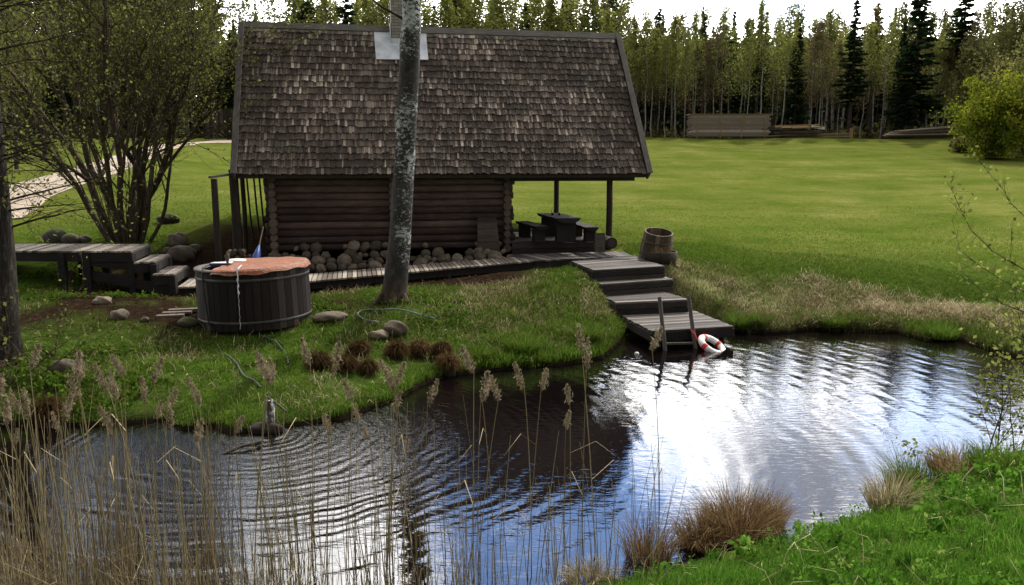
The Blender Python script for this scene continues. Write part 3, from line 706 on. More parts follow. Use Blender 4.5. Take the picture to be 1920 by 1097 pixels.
tag(mb.build('red_rope', rm), 'short red rope tying the life buoy to the right ladder rail', 'rope')
# raised walkway with steps at the left
zU, zS1, zS2, zL = 1.62, 1.40, 1.16, .93
rw_ = empty('raised_walkway', (-8.0, 16.2, hz(-8.0, 16.2)), 0, 'raised plank walkway with steps down, left of the hot tub', 'walkway'); LR = np.array(rw_.location)
def seg(x0, y0, x1, y1, z, w_, name):
    a = at_z(x0, y0, z); b = at_z(x1, y1, z)
    planked(name, a-LR, b-LR, off(b, w_)-LR, off(a, w_)-LR, M['deck'], rw_, pw=.105, gap=.018)
    mb = MB()
    for q_ in (.05, w_-.05): mb.bar(off(a, q_)-LR-np.array([0, 0, .13]), off(b, q_)-LR-np.array([0, 0, .13]), .05, .19)
    mb.bar(b-LR-np.array([0, 0, .12]), off(b, w_)-LR-np.array([0, 0, .12]), .04, .17, t=.8)
    mb.build('frame_boards', M['tablewood'], rw_)  # framing coloured darker to paint in the shaded underside
    return a, b
a, b = seg(-190, 469, 246, 471, zU, 1.5, 'deck')
seg(250, 492, 290, 490, zS1, 1.45, 'step'); c0, c1 = seg(285, 515, 327, 513, zS2, 1.4, 'step')
for px, z in ((112, zU), (160, zU), (243, zU), (287, zS1), (322, zS2)):
    for w_ in (.1, 1.3):
        p = off(at_z(px, 471 if z == zU else 491 if z == zS1 else 514, z), w_); mb = MB(); g = hz(p[0], p[1]); mb.box(np.array([p[0], p[1], (g-.1+z-.06)/2])-LR, (.13, .13, z-.06-g+.1)); mb.build('support_post', M['tablewood'], rw_)
mb = MB(); p0 = at_z(150, 471, zU); p1 = at_z(322, 514, zS2); mb.bar(off(p0, .12)-LR-np.array([0, 0, .48]), off(p1, .12)-LR-np.array([0, 0, .36]), .05, .2); mb.bar(off(p0, .1)-LR-np.array([0, 0, .22]), off(at_z(243, 471, zU), .1)-LR-np.array([0, 0, .34]), .05, .16); mb.build('brace', M['tablewood'], rw_)
# stepping planks by the tub
sp_ = gpt(345, 590); o = empty('plank_step', (sp_[0], sp_[1], sp_[2]), .25, 'three short worn planks laid as a step at the left foot of the hot tub', 'planks')
for k in range(3): mb = MB(); mb.box((-.03-.09*k, .22-.17*k, .05-.02*k), (.52-.03*k, .13, .045)); mb.build('plank', M['deck'], o, .006)
# ------------------------------------------------------------------ hot tub
tb = at(479, 560, 14.05); RT = .955; zt_ = 1.585; zb_ = .60
tub = empty('hot_tub', (tb[0], tb[1], zb_), 0, 'round dark wooden hot tub with a red insulated lid on the grass', 'hot tub', rot=(0, R(-1.2), 0)); H = zt_-zb_
mb = MB(); ns = 44
for k in range(ns):
    a0 = 2*math.pi*(k+.03)/ns; a1 = 2*math.pi*(k+.97)/ns; t = random.random(); V = []
    for rr, zz in ((RT*1.012, 0), (RT, H), (RT-.05, H), (RT-.05, 0)):
        for a in (a0, (a0+a1)/2, a1): V.append((rr*math.cos(a), rr*math.sin(a), zz))
    F = [(0, 1, 4, 3), (1, 2, 5, 4), (3, 4, 7, 6), (4, 5, 8, 7), (6, 7, 10, 9), (7, 8, 11, 10), (0, 3, 6, 9), (2, 11, 8, 5)]
    mb.add(V, F, t)
mb.lathe([(0, .12), (RT-.05, .12)], 44); mb.build('staves', M['tubwood'], tub)
m, n = newmat('dull_steel_band'); n.out(n.principled(n.ramp(n.noise(n.obj(), 5, 4), [(.3, (.035, .033, .032)), (.7, (.09, .085, .082))]), .7, metal=.3))
for zz in (.14, H-.13):
    mb = MB(); r1 = RT*1.012-.012*RT*zz/H+.004; mb.lathe([(r1, zz-.024), (r1+.006, zz-.024), (r1+.006, zz+.024), (r1, zz+.024)], 64, closed=True); mb.build('hoop', m, tub)
mb = MB(); mb.lathe([(RT-.11, H+.002), (RT+.02, H+.002), (RT+.02, H+.03), (RT-.11, H+.03)], 64, closed=True); mb.build('rim', M['rake'], tub, 0)
# lid: padded cover lying over the right two thirds, drooping at the edge
m, n = newmat('orange_red_cover'); P = n.obj(); g = n.noise(P, 7, 6, .7, dist=1.2); h_ = n.noise(P, 22, 3, .6)
vo = n.node('ShaderNodeTexVoronoi', feature='DISTANCE_TO_EDGE'); n.inp(vo.inputs['Vector'], P); vo.inputs['Scale'].default_value = 11
wr = n.mrange(vo.outputs[0], 0, .12, 0, 1)
c = n.ramp(n.math('ADD', n.math('MULTIPLY', g, .75), n.math('MULTIPLY', wr, .06)), [(.3, (.11, .028, .007)), (.5, (.27, .075, .016)), (.72, (.46, .19, .06))])
n.out(n.principled(c, .62, n.bump(n.math('ADD', g, n.math('MULTIPLY', wr, .2)), .7, .03), spec=.5))
nr, na = 22, 96; V = []; xc = -.42
for i in range(nr+1):
    for k in range(na):
        a = 2*math.pi*k/na; rr = (RT+.045)*i/nr; x = rr*math.cos(a); y = rr*math.sin(a)
        if x < xc: x = xc+(x-xc)*.02
        z = H+.055+.010*math.sin(x*7+1)*math.sin(y*6)*(1-i/nr)+.005*math.sin(a*13)*(i/nr)+.035*max(0, x/RT)
        if i == nr: z -= .085+.02*math.sin(a*9)*math.sin(a*4)
        if i == nr-1: z -= .01
        V.append((x, y, z))
F = [(i*na+k, (i+1)*na+k, (i+1)*na+(k+1) % na, i*na+(k+1) % na) for i in range(nr) for k in range(na)]
o = link('lid_cover', fast_mesh('lid_cover', V, F, m, smooth=True)); o.parent = tub
mb = MB(); mb.lathe([(0, H-.1), (RT-.06, H-.1)], 40)
m2, n = newmat('tub_water'); n.out(n.principled((.01, .012, .012), .03, spec=.5)); mb.build('water_fill', m2, tub)
# stove pieces on the left of the rim
m, n = newmat('pale_plastic'); n.out(n.principled((.62, .62, .58), .4)); pale = m
m, n = newmat('blue_cloth'); n.out(n.principled((.02, .03, .12), .8)); blu = m
m, n = newmat('black_rubber'); n.out(n.principled((.008, .008, .01), .5)); blk = m
p = at(415, 499, 13.9); o = empty('folded_towel', (p[0], p[1], zt_+.02), .1, 'dark blue towel with white edge folded over the left side of the hot tub rim', 'towel')
mb = MB(); mb.box((0, 0, .03), (.36, .2, .05), jit=.01); mb.build('cloth', blu, o, .015); mb = MB(); mb.box((.02, -.01, .065), (.34, .19, .014), jit=.006); mb.build('white_edge', pale, o, .005)
p = at(427, 500, 13.7); o = empty('tap_spout', (p[0], p[1], zt_+.0), 0, 'upright pale wooden spout handle standing on the hot tub rim', 'handle')
mb = MB(); mb.tube([(0, 0, 0), (0, 0, .12), (0, 0, .22), (.01, 0, .28)], [.018, .022, .045, .008], 8); mb.build('handle', M['rake'], o)
p = at(443, 493, 14.5); mb = MB(); mb.lathe([(0, .03), (.17, .03), (.19, 0), (0, 0)], 28, (p[0], p[1], zt_+.04)); tag(mb.build('white_tray', pale), 'small round white tray on the tub rim beside the red lid', 'tray')
p0 = at(389, 507, 13.55); mb = MB(); pts = [(p0[0]+.02, p0[1]+.08, zt_+.05), (p0[0], p0[1]-.22, zt_+.05), (p0[0]-.0, p0[1]-.3, zt_-.1), (p0[0]+.03, p0[1]-.32, 1.1), (p0[0]+.10, p0[1]-.36, .7), (p0[0]+.15, p0[1]-.45, .62)]
cpt = TUB; fix = []
for q_ in pts:
    v = np.array([q_[0]-tb[0], q_[1]-tb[1]]); L_ = np.linalg.norm(v)
    if q_[2] < zt_: v = v/L_*(RT+.04)
    fix.append((tb[0]+v[0], tb[1]+v[1], q_[2]))
mb.tube(fix, .014, 7); tag(mb.build('black_cable', blk), 'black cable hanging down the left side of the hot tub', 'cable')
# white cord with icicle-like drips down the middle of the tub
aa = math.atan2(-1, .06); cxx = tb[0]+RT*1.03*math.cos(aa); cyy = tb[1]+RT*1.03*math.sin(aa)
m, n = newmat('white_cord'); n.out(n.principled((.6, .6, .62), .5))
mb = MB(); zz = np.linspace(zt_+.12, .66, 30); mb.tube([(cxx+.006*math.sin(i*1.7), cyy-.05+(.22 if i < 1 else 0), z) for i, z in enumerate(zz)], [.006+.009*(i in (1, 2, 6, 9, 12))+.002*(i < 13) if i < 14 else .003 for i in range(30)], 6); co = mb.build('cord', m, tub); co.matrix_parent_inverse = (Matrix.Translation(tub.location)@tub.rotation_euler.to_matrix().to_4x4()).inverted()
# ------------------------------------------------------------------ porch furniture and loose things
tc = at(1046, 404, 21.1); PFz = PF
tyaw = YAW+math.pi/2
Ut = np.array([math.cos(tyaw), math.sin(tyaw), 0])
def slab(mb, L, W, T, z, c=(0, 0)):
    prof = []
    V = []; n_ = 7
    for i in range(n_+1):
        x = -L/2+L*i/n_; e = random.uniform(-.02, .02)
        for y, zz in ((-W/2+e, z), (W/2+e, z), (W/2*.8+e, z-T*.6), (W/2*.4, z-T), (-W/2*.4, z-T), (-W/2*.8+e, z-T*.6)): V.append((c[0]+x, c[1]+y, zz))
    F = [(i*6+k, i*6+(k+1) % 6, (i+1)*6+(k+1) % 6, (i+1)*6+k) for i in range(n_) for k in range(6)]+[(5, 4, 3, 2, 1, 0), tuple(n_*6+k for k in range(6))]
    mb.add(V, F, random.random())
tz = float(tc[2])-PFz
table = empty('log_table', (tc[0], tc[1], PFz), tyaw, 'heavy dark log table with slab top on the porch', 'table')
mb = MB(); slab(mb, 2.2, .66, .13, tz); mb.build('table_top', M['tablewood'], table, .006)
for x in (-.8, .75):
    mb = MB(); mb.box((x, 0, (tz-.1)/2), (.2, .5, tz-.1)); mb.build('leg', M['tablewood'], table)
for i, (s, px, py, L_, lab) in enumerate(((-1, 996, 419, 2.0, 'dark slab bench on the porch left of the log table, nearer the cabin wall'), (1, 1093, 421, 2.0, 'dark slab bench on the porch right of the log table, by the open side'))):
    p = at(px, py, 20.95 if s < 0 else 21.2); bz = p[2]-PFz; o = empty('log_bench', (p[0], p[1], PFz), tyaw+(.05 if s < 0 else -.03), lab, 'bench')
    mb = MB(); slab(mb, L_, .36, .10, bz); mb.build('seat', M['tablewood'], o, .006)
    for x in (-.7, .68): mb = MB(); mb.box((x, 0, (bz-.08)/2), (.3, .26, bz-.08)); mb.build('leg', M['tablewood'], o)
p = at(1028, 425, 20.4); mb = MB()
# small lantern and candle holder on the table
m, n = newmat('black_iron'); n.out(n.principled((.012, .012, .013), .5, metal=.4)); iron = m
for px, py, lab in ((1036, 398, 'small dark lantern with a wire handle on the log table, nearer its far end'), (1049, 403, 'small dark candle holder in the middle of the log table')):
    p = at(px, py, 21.1); mb = MB(); z = PFz+tz; mb.lathe([(0, 0), (.03, 0), (.032, .05), (.02, .07), (0, .07)], 14, (p[0], p[1], z))
    if px == 1036: mb.tube([(p[0]-.03, p[1], z+.06), (p[0]-.025, p[1], z+.14), (p[0], p[1], z+.18), (p[0]+.025, p[1], z+.14), (p[0]+.03, p[1], z+.06)], .004, 5)
    tag(mb.build('lantern' if px == 1036 else 'candle_holder', iron), lab, 'lantern' if px == 1036 else 'candle holder')
# grey panel and log at the porch post
a = at(1125, 473, 19.55); mb = MB(); hh = float(at(1125, 436, 19.75)[2]-a[2]); mb.box((a[0], a[1]+.05, a[2]+hh/2), (.25, .035, hh), Matrix.Rotation(-.12, 3, 'X')@Matrix.Rotation(YAW, 3, 'Z'))
tag(mb.build('grey_board', M['deckx'], None, .004), 'upright grey board leaning at the porch edge beside the post', 'board')
a = at(1147, 456, 19.7); mb = MB(); mb.tube([np.array(a)+Vv*.0, np.array(a)+Vv*.9], .145, 20); mb.tube([np.array(a)-Vv*.02, np.array(a)+Vv*.01], .10, 16, t=.9); o = mb.build('log_round', M['darkpost']); tag(o, 'dark round log lying end on against the foot of the porch post', 'log')
# old door leaning on the cabin wall
d0 = on_v(917, 481, WV-.55); d1 = on_v(917, 404, WV-.22); hgt = math.hypot(d1[2]-d0[2], .33)
pw = l2w(d0[0], WV-.55, d0[2]); o = empty('leaning_hatch', pw, 0, 'grey brown board hatch leaning on the log wall beside the porch', 'hatch'); o.rotation_euler = (-math.atan2(.33, d1[2]-d0[2]), 0, YAW)
mb = MB(); wd = (938-894)/1500*19.6
for k in range(6): mb.box((0, 0, hgt/6*(k+.5)), (wd*(1-.03*k), .028, hgt/6-.004), t=random.uniform(.3, .7))
mb.build('panel', wood('hatch_board', [(.04, .026, .02), (.085, .062, .05), (.14, .11, .09)], scl=(1, 12, 12)), o, .003)
mb = MB(); mb.box((0, -.022, hgt-.02), (wd+.06, .04, .06));  mb.build('frame', M['darkpost'], o)
# tilted barrel and half barrel planter on the lawn
gb = gpt(1235, 499); Yb = gb[1]+.30; zb0 = hz(at(1232, 490, Yb)[0], Yb)
cB = at(1238, 488, Yb); r1 = 32/1500*Yb
hb = empty('half_barrel', (cB[0], cB[1], zb0), 0, 'dark half barrel planter with dry stalks beside the pond stairs', 'planter')
zt2 = float(at(1238, 471, Yb)[2])-zb0; mb = MB(); mb.lathe([(0, 0), (r1*.9, 0), (r1, zt2), (r1-.035, zt2), (r1*.85, .05)], 30); mb.build('tub', M['darkpost'], hb)
mb = MB(); mb.lathe([(0, zt2-.05), (r1-.03, zt2-.05)], 24)
sm_, n = newmat('potting_soil'); n.out(n.principled(n.ramp(n.noise(n.obj(), 20, 4), [(.3, (.02, .013, .008)), (.7, (.07, .045, .028))]), 1)); mb.build('soil', sm_, hb)
P0 = []; P1 = []
cB2 = at(1230, 456, Yb+.52)
rb = .40; zc = hz(cB2[0], cB2[1])-.02
bar = empty('wooden_barrel', (at(1228, 480, Yb+.5)[0], Yb+.5, zc), 0, 'open brown stave barrel tilted to the right behind the half barrel planter', 'barrel', rot=(R(14), R(3), .1))
Hb = float(at(1232, 432, Yb+.5)[2])-zc
mb = MB(); ns = 22; rbm = 27/1500*Yb*1.03
for k in range(ns):
    a0 = 2*math.pi*(k+.03)/ns; a1 = 2*math.pi*(k+.97)/ns; V = []
    prof = [(rbm*1.08, 0), (rbm*1.1, Hb*.35), (rbm*.98, Hb), (rbm*.98-.03, Hb), (rbm*1.05-.03, .02)]
    for rr, z_ in prof:
        for a in (a0, a1): V.append((rr*math.cos(a), rr*math.sin(a), z_))
    mb.add(V, [(2*i, 2*i+1, 2*i+3, 2*i+2) for i in range(4)]+[(0, 2, 4, 6, 8), (9, 7, 5, 3, 1)], random.random())
mb.build('staves', M['barrel'], bar)
mb = MB(); mb.lathe([(rbm*1.03-.03, .1), (0, .1)], 22); mb.build('bottom', M['darkpost'], bar)
for f in (.7, .22):
    rr = rbm*(1.1-.12*max(0, (f-.35)/.65))+.006; mb = MB(); mb.lathe([(rr, Hb*f-.018), (rr+.008, Hb*f-.018), (rr+.006, Hb*f+.018), (rr-.002, Hb*f+.018)], 30, closed=True); mb.build('hoop', M['rake'], bar)
# blue shovel leaning by the lean-to
p = at(480, 488, 17.2); q = at(493, 428, 17.9); d = q-p; o = empty('blue_shovel', p, 0, 'blue plastic shovel with a wooden handle standing at the cabin corner behind the hot tub', 'shovel')
mb = MB(); mb.tube([d*.42, d*1.05], [.016, .014], 8); mb.build('handle', M['barrel'], o)
m, n = newmat('blue_plastic'); n.out(n.principled((.008, .045, .2), .4)); mb = MB(); mb.tube([d*-.05, d*.12, d*.28, d*.42, d*.46], [.095, .09, .06, .03, .024], 12); mb.build('blade', m, o)
# firewood stacked under the left overhang
fm = [MB() for _ in range(1)]
for k in range(14):
    px = 428+(k % 5)*9+random.uniform(-2, 2); py = 492-(k//5)*9; p = at(px, py, 17.6+random.uniform(-.1, .1)); mb = MB()
    mb.tube([p, p+Vv*.35+np.array([0, 0, random.uniform(-.01, .01)])], random.uniform(.04, .065), 6, t=random.random(), sm=False)
    tag(mb.build('firewood_log', M['barrel'] if k % 3 else M['darkpost']), 'split log in the low firewood heap behind the hot tub', 'firewood', 'firewood behind the hot tub')
# ladle hanging on the corner
p = l2w(uL-.05, WV-.32, 0); mb = MB(); zq = float(on_v(503, 395, WV)[2]); mb.tube([(p[0], p[1], zq+.35), (p[0]+.01, p[1], zq), (p[0]+.02, p[1], zq-.1)], [.006, .006, .02], 6); tag(mb.build('metal_ladle', M['rake']), 'thin pale ladle hanging on the left corner of the log wall', 'ladle')
# hoses
m, n = newmat('grey_green_hose'); n.out(n.principled((.09, .13, .13), .5)); hose = m
m, n = newmat('grey_pipe'); n.out(n.principled((.045, .048, .045), .7)); gp = m
def on_ground(pts, h=.02):
    out = []
    for px, py in pts: g = gpt(px, py); out.append((g[0], g[1], hz(g[0], g[1])+h))
    P = np.array(out); t = np.linspace(0, len(P)-1, len(P)*6); k = np.arange(len(P))
    Q = np.stack([np.interp(t, k, P[:, i]) for i in range(3)], 1)
    Q[2:-2] = (Q[:-4]+Q[1:-3]+Q[2:-2]+Q[3:-1]+Q[4:])/5
    for q_ in Q: q_[2] = hz(q_[0], q_[1])+h
    return Q
mb = MB(); mb.tube(on_ground([(712, 611), (692, 609), (676, 603), (670, 597), (678, 591), (700, 589), (740, 591), (780, 597), (815, 605)], .055), .013, 8); tag(mb.build('garden_hose', hose), 'pale blue green garden hose looped on the ground below the birch', 'hose')
mb = MB(); mb.tube(on_ground([(490, 632), (512, 642), (528, 656), (537, 670), (541, 686)], .03), .014, 8); tag(mb.build('drain_pipe', gp), 'thin grey pipe bending down the grass from the hot tub', 'pipe')
mb = MB(); mb.tube(on_ground([(408, 648), (420, 668), (444, 686), (458, 706), (490, 728)], .03), .012, 8); tag(mb.build('drain_pipe', gp), 'straight grey pipe running down the bank left of the bent one', 'pipe')
# pump post with pipe in the water at the left
g0 = at_z(508, 806, 0); hgt = float(at(508, 750, g0[1])[2])
pp = empty('old_post', (g0[0], g0[1], -.3), 0, 'broken post with peeling white paint standing at the left water edge', 'post')
m, n = newmat('peeling_white_paint'); P = n.obj(); k = n.mrange(n.noise(P, 9, 5, .75, scl=(1, 1, .5)), .50, .60)
n.out(n.principled(n.mix(k, (.07, .055, .04), (.62, .61, .57)), .8, n.bump(k, .6, .01)))
mb = MB(); mb.tube([(0, 0, 0), (0, 0, .3+hgt*.55), (.01, 0, .3+hgt*.8), (.0, 0, .3+hgt)], [.062, .058, .055, .045], 10, wob=.06); mb.build('shaft', m, pp)
mb = MB(); q0 = np.array([-.03, .03, .3+hgt*1.08]); q1 = np.array([.22, -.02, .3+hgt*.62]); mb.tube([q0, q1], .014, 7); mb.build('pipe', gp, pp)
o = link('wet_stump', stone_mesh(44, 3, .22), M['darkpost']); o.location = (g0[0]-.06, g0[1]-.05, .02); o.scale = (.24, .12, .1); tag(o, 'dark wet stump in the water at the foot of the white painted post', 'stump')
b0 = at_z(418, 852, 0); b1 = at_z(490, 836, 0); mb = MB(); mb.tube([b0+[0, 0, .0], (b0+b1)/2+[0, 0, .05], b1+[0, 0, .05]], [.012, .02, .03], 7, wob=.1); tag(mb.build('dead_branch', M['darkpost']), 'dark dead branch lying in the water left of the wet stump', 'branch')
p = at_z(1194, 664, 0); mb = MB(); mb.lathe([(0, .04), (.03, .035), (.045, 0), (0, -.02)], 12, (p[0], p[1], .0)); tag(mb.build('floating_cup', pale), 'tiny white cup floating in the dark water beside the lowest stair platform', 'cup')
# ------------------------------------------------------------------ lumber stacks at the top of the lawn
YL = 62.5
def far_root(name, px, lab, cat, rz=0, Y=YL): p = at(px, 255, Y); return empty(name, (p[0], p[1], hz(p[0], p[1])), rz, lab, cat)
sc_ = YL/1500
o = far_root('lumber_stack', 1364, 'big square stack of grey sawn planks at the far edge of the lawn', 'lumber')
wS = 146*sc_; hS = float(at(1364, 214, YL)[2])-o.location[2]
mb = MB(); nl = 16; z = .12
for k in range(nl):
    th = (hS-.22)/nl; 
    if k in (4, 8, 12): th_ = th*.6
    x = -wS/2
    for r_i in range(1):
        mb.box((random.uniform(-.08, .08), 0, z+th/2), (wS-random.uniform(0, .3), 1.4, th*.8), t=random.random()*.8)
    z += th
mb.build('planks', M['lumber'], o)
mb = MB()
for k in range(7): mb.box((random.uniform(-.1, .1), -.6+.2*k, hS-.04), (wS+.15, .19, .05), t=random.random())
mb.build('top_planks', M['lumber_fresh'], o)
for x in (-.41, -.12, .14, .43):
    mb = MB(); mb.bar((x*wS, -.74, 0), (x*wS+.02, -.74, hS-.05), .07, .05, up=(0, 1, 0)); mb.build('batten', M['lumber_fresh'], o)
mb = MB()
for k in range(14): mb.box((wS/2+.12, -.4+random.uniform(-.2, .2), .2+(hS-.3)*k/14), (.5, .15, .08), t=random.random())
mb.build('crossing_ends', M['darkwood'], o)
o = far_root('slab_wood_pile', 1484, 'low heap of orange brown slab wood right of the big lumber stack', 'lumber'); r_ = random.Random(2)
h2 = float(at(1484, 236, YL)[2])-o.location[2]
for lay, (hh, nm, mt, cnt) in enumerate(((h2*.72, 'slabs', M['barrel'], 46), (h2, 'top_slabs', M['lumber_fresh'], 16))):
    mb = MB()
    for k in range(cnt):
        zz = r_.uniform(.06, hh-.05) if lay == 0 else hh+r_.uniform(-.16, .02); L = r_.uniform(1.4, 3.0); x = r_.uniform(-1.2, 1.2); yy = r_.uniform(-.8, .7)
        mb.bar((x-L/2, yy, zz+r_.uniform(-.07, .05)), (x+L/2, yy+r_.uniform(-.3, .3), zz+r_.uniform(-.03, .1)), r_.uniform(.12, .22), r_.uniform(.04, .1), t=r_.random())
    mb.build(nm, mt, o)
mb = MB(); mb.box((1.7, -.8, h2-.16), (1.0, .1, .2), Matrix.Rotation(.12, 3, 'Y')); mb.build('cut_slab', pale, o)
o = far_root('plank_rail', 1570, 'low rail of planks between short stakes, right of the slab wood heap', 'fence')
for z, x0, x1 in ((.08, -3.2, 1.2), (.28, -2.4, 1.0)): mb = MB(); mb.bar((x0, 0, z), (x1, 0, z+.06), .05, .13); mb.build('plank', M['lumber_fresh'] if z > .1 else M['lumber'], o)
for x, h_ in ((1.05, .75), (-3.1, .5)): mb = MB(); mb.box((x, 0, h_/2), (.22, .15, h_)); mb.build('stake', M['darkpost'] if x < 0 else M['lumber_fresh'], o)
o = far_root('long_lumber_pile', 1720, 'long low pile of grey poles at the far right edge of the lawn', 'lumber')
mb = MB()
for k in range(46):
    zz = random.uniform(.1, 1.0); x1 = 3.2; x0 = -2.6+zz*1.2+random.uniform(-.5, .3); yy = random.uniform(-.7, .7)
    mb.tube([(x0, yy, zz*.45+.1), (x1, yy, zz)], random.uniform(.04, .07), 6, t=random.random())
mb.build('poles', M['lumber'], o)
o = far_root('short_stake', 1655, 'short lone wooden stake left of the long pole pile at the forest edge', 'stake'); mb = MB(); mb.box((0, 0, .4), (.16, .12, .8)); mb.build('stake_post', M['darkpost'], o)
# dark plank fence seen left of the cabin at the top of the lawn
p = at(428, 262, 58); o = empty('board_fence', (p[0], p[1], hz(p[0], p[1])), 0, 'dark board fence at the forest edge left of the cabin roof', 'fence')
for k in range(22): mb = MB() if k == 0 else mb; mb.box((-1.6+k*.2, 0, 1.1), (.17, .04, 2.1+random.uniform(-.08, .08)), t=random.random())
mb.build('boards', M['darkpost'], o)
# ------------------------------------------------------------------ vegetation helpers
def sticks(P0, P1, R0, R1, k=5):
    """tapered prisms, fully vectorised -> V, F"""
    P0, P1 = np.asarray(P0, float), np.asarray(P1, float); R0 = np.asarray(R0, float); R1 = np.asarray(R1, float); n = len(P0)
    d = P1-P0; L = np.linalg.norm(d, axis=1, keepdims=True)+1e-9; d = d/L
    ref = np.where(np.abs(d[:, 2:3]) > .8, np.array([[1., 0, 0]]), np.array([[0., 0, 1]]))
    x = np.cross(ref, d); x /= np.linalg.norm(x, axis=1, keepdims=True)+1e-9; y = np.cross(d, x)
    a = 2*np.pi*np.arange(k)/k
    ring = x[:, None]*np.cos(a)[None, :, None]+y[:, None]*np.sin(a)[None, :, None]
    V = np.concatenate([P0[:, None]+ring*R0[:, None, None], P1[:, None]+ring*R1[:, None, None]], 1).reshape(-1, 3)
    b = np.arange(n)[:, None]*2*k; i = np.arange(k)[None]; j = (i+1) % k
    F = np.stack([b+i, b+j, b+k+j, b+k+i], -1).reshape(-1, 4); return V, F
def leaves(C, size, g, elong=1.5, up=0.0, droop=None):
    """random quads (slightly pointed) at centres C"""
    n = len(C); a = g.normal(size=(n, 3)); a[:, 2] += up; a /= np.linalg.norm(a, axis=1, keepdims=True)
    if droop is not None: a = droop
    b = g.normal(size=(n, 3)); b -= a*(a*b).sum(1, keepdims=True); b /= np.linalg.norm(b, axis=1, keepdims=True)+1e-9
    s = size*g.uniform(.6, 1.3, (n, 1)); A = a*s*elong*.5; B = b*s*.5
    V = np.stack([C-A, C+B-A*.1, C+A, C-B-A*.1], 1).reshape(-1, 3)
    return V, np.arange(n*4).reshape(n, 4)
def join(parts):
    V = []; F = []; T = []; o = 0
    for v, f, t in parts: V.append(v); F.append(f+o); T.append(np.broadcast_to(t, (len(f),)) if np.ndim(t) == 0 else t); o += len(v)
    return np.concatenate(V), np.concatenate(F), np.concatenate(T)
# materials
M['birch_leaf'] = leafmat('young_birch_leaf', [(.0, (.055, .065, .022)), (.45, (.135, .15, .04)), (.8, (.235, .245, .055)), (1, (.34, .33, .08))], .5)
M['bud_leaf'] = leafmat('brown_budding_twigs', [(.0, (.06, .045, .025)), (.5, (.12, .095, .05)), (1, (.19, .17, .06))], .4)
M['mid_leaf'] = leafmat('olive_leaf', [(.0, (.05, .05, .02)), (.5, (.12, .12, .038)), (1, (.21, .2, .06))], .45)
M['spruce'] = leafmat('spruce_needle', [(.0, (.008, .016, .009)), (.5, (.018, .034, .016)), (1, (.04, .06, .022))], .15, .8)
M['pine'] = leafmat('pine_needle', [(.0, (.012, .024, .012)), (.5, (.03, .05, .022)), (1, (.055, .08, .03))], .2, .8)
M['willow_leaf'] = leafmat('small_willow_leaf', [(.0, (.07, .068, .022)), (.5, (.14, .155, .036)), (1, (.24, .27, .06))], .5)
M['fresh_leaf'] = leafmat('fresh_yellow_leaf', [(.0, (.05, .075, .01)), (.5, (.14, .17, .016)), (1, (.30, .29, .03))], .5)
M['grass'] = leafmat('bank_grass', [(.0, (.09, .07, .028)), (.2, (.075, .085, .018)), (.5, (.065, .125, .014)), (.8, (.115, .2, .022)), (1, (.2, .27, .05))], .4, .6)
M['grass_front'] = leafmat('front_grass', [(.0, (.022, .045, .008)), (.45, (.05, .125, .012)), (.8, (.10, .22, .022)), (1, (.2, .29, .06))], .42, .5)
M['drygrass'] = leafmat('dry_grass', [(.0, (.07, .05, .022)), (.35, (.18, .145, .07)), (.7, (.37, .31, .18)), (1, (.58, .5, .33))], .3, .8)
M['brown_rush'] = leafmat('brown_rush', [(.0, (.03, .02, .008)), (.5, (.13, .078, .036)), (.85, (.33, .22, .115)), (1, (.22, .2, .06))], .3, .7)
M['reed'] = leafmat('dry_reed', [(.0, (.08, .06, .03)), (.5, (.21, .165, .09)), (1, (.4, .335, .21))], .15, .7)
M['plume'] = leafmat('reed_plume', [(.0, (.085, .064, .038)), (.5, (.21, .165, .105)), (1, (.36, .295, .2))], .4, .9)
def bark(name, c1, c2, c3, scl=(6, 6, 1.2), scale=3, lo=.38, hi=.7):
    m, n = newmat(name); P = n.obj(); g = n.noise(P, scale, 6, .7, scl=scl, dist=.5); f = n.noise(P, 18, 4, .7)
    n.out(n.principled(n.ramp(n.math('ADD', n.math('MULTIPLY', g, .75), n.math('MULTIPLY', f, .25)), [(lo, c1), (.52, c2), (hi, c3)]), .95, n.bump(g, .8, .03), spec=.1)); return m
M['bark_dark'] = bark('dark_bark', (.014, .011, .009), (.04, .032, .026), (.09, .078, .06))
M['bark_willow'] = bark('willow_bark', (.028, .02, .013), (.072, .053, .036), (.15, .115, .08))
M['bark_far'] = bark('forest_trunk_bark', (.03, .022, .018), (.065, .05, .042), (.12, .1, .085))
M['bark_birch_far'] = bark('pale_birch_bark', (.09, .08, .07), (.28, .265, .24), (.5, .48, .44), scl=(1, 1, 2), scale=1.5, lo=.3)
# birch in front of the cabin: white flaking bark broken by black fissures, darker toward the foot
m, n = newmat('old_birch_bark'); P = n.obj()
sp = n.node('ShaderNodeSeparateXYZ'); n.l.new(P, sp.inputs[0])
g = n.noise(P, 5, 7, .75, scl=(1, 1, .55), dist=1.0); g2 = n.noise(P, 13, 6, .75, scl=(1, 1, 1.6), dist=.6); g3 = n.noise(P, 1.1, 4, .6, off=(4, 2, 7))
side = n.mrange(n.math('ADD', sp.outputs[0], n.math('MULTIPLY', sp.outputs[1], -.3)), -.25, .3, -.07, .075)  # sunlit right edge painted in as more white bark
zl = n.mrange(sp.outputs[2], .2, 2.0, -.05, .0)
k = n.math('ADD', n.math('ADD', n.math('MULTIPLY', g2, .55), n.math('MULTIPLY', g3, .46)), n.math('ADD', side, zl))
w_ = n.mrange(k, .60, .63)
base = n.ramp(g, [(.3, (.014, .012, .011)), (.5, (.038, .034, .03)), (.7, (.085, .078, .07))])
foot = n.mrange(sp.outputs[2], .55, .05, 0, 1)
c = n.mix(w_, base, (.42, .42, .40)); c = n.mix(foot, c, n.ramp(g, [(.3, (.03, .016, .01)), (.7, (.11, .07, .05))]))
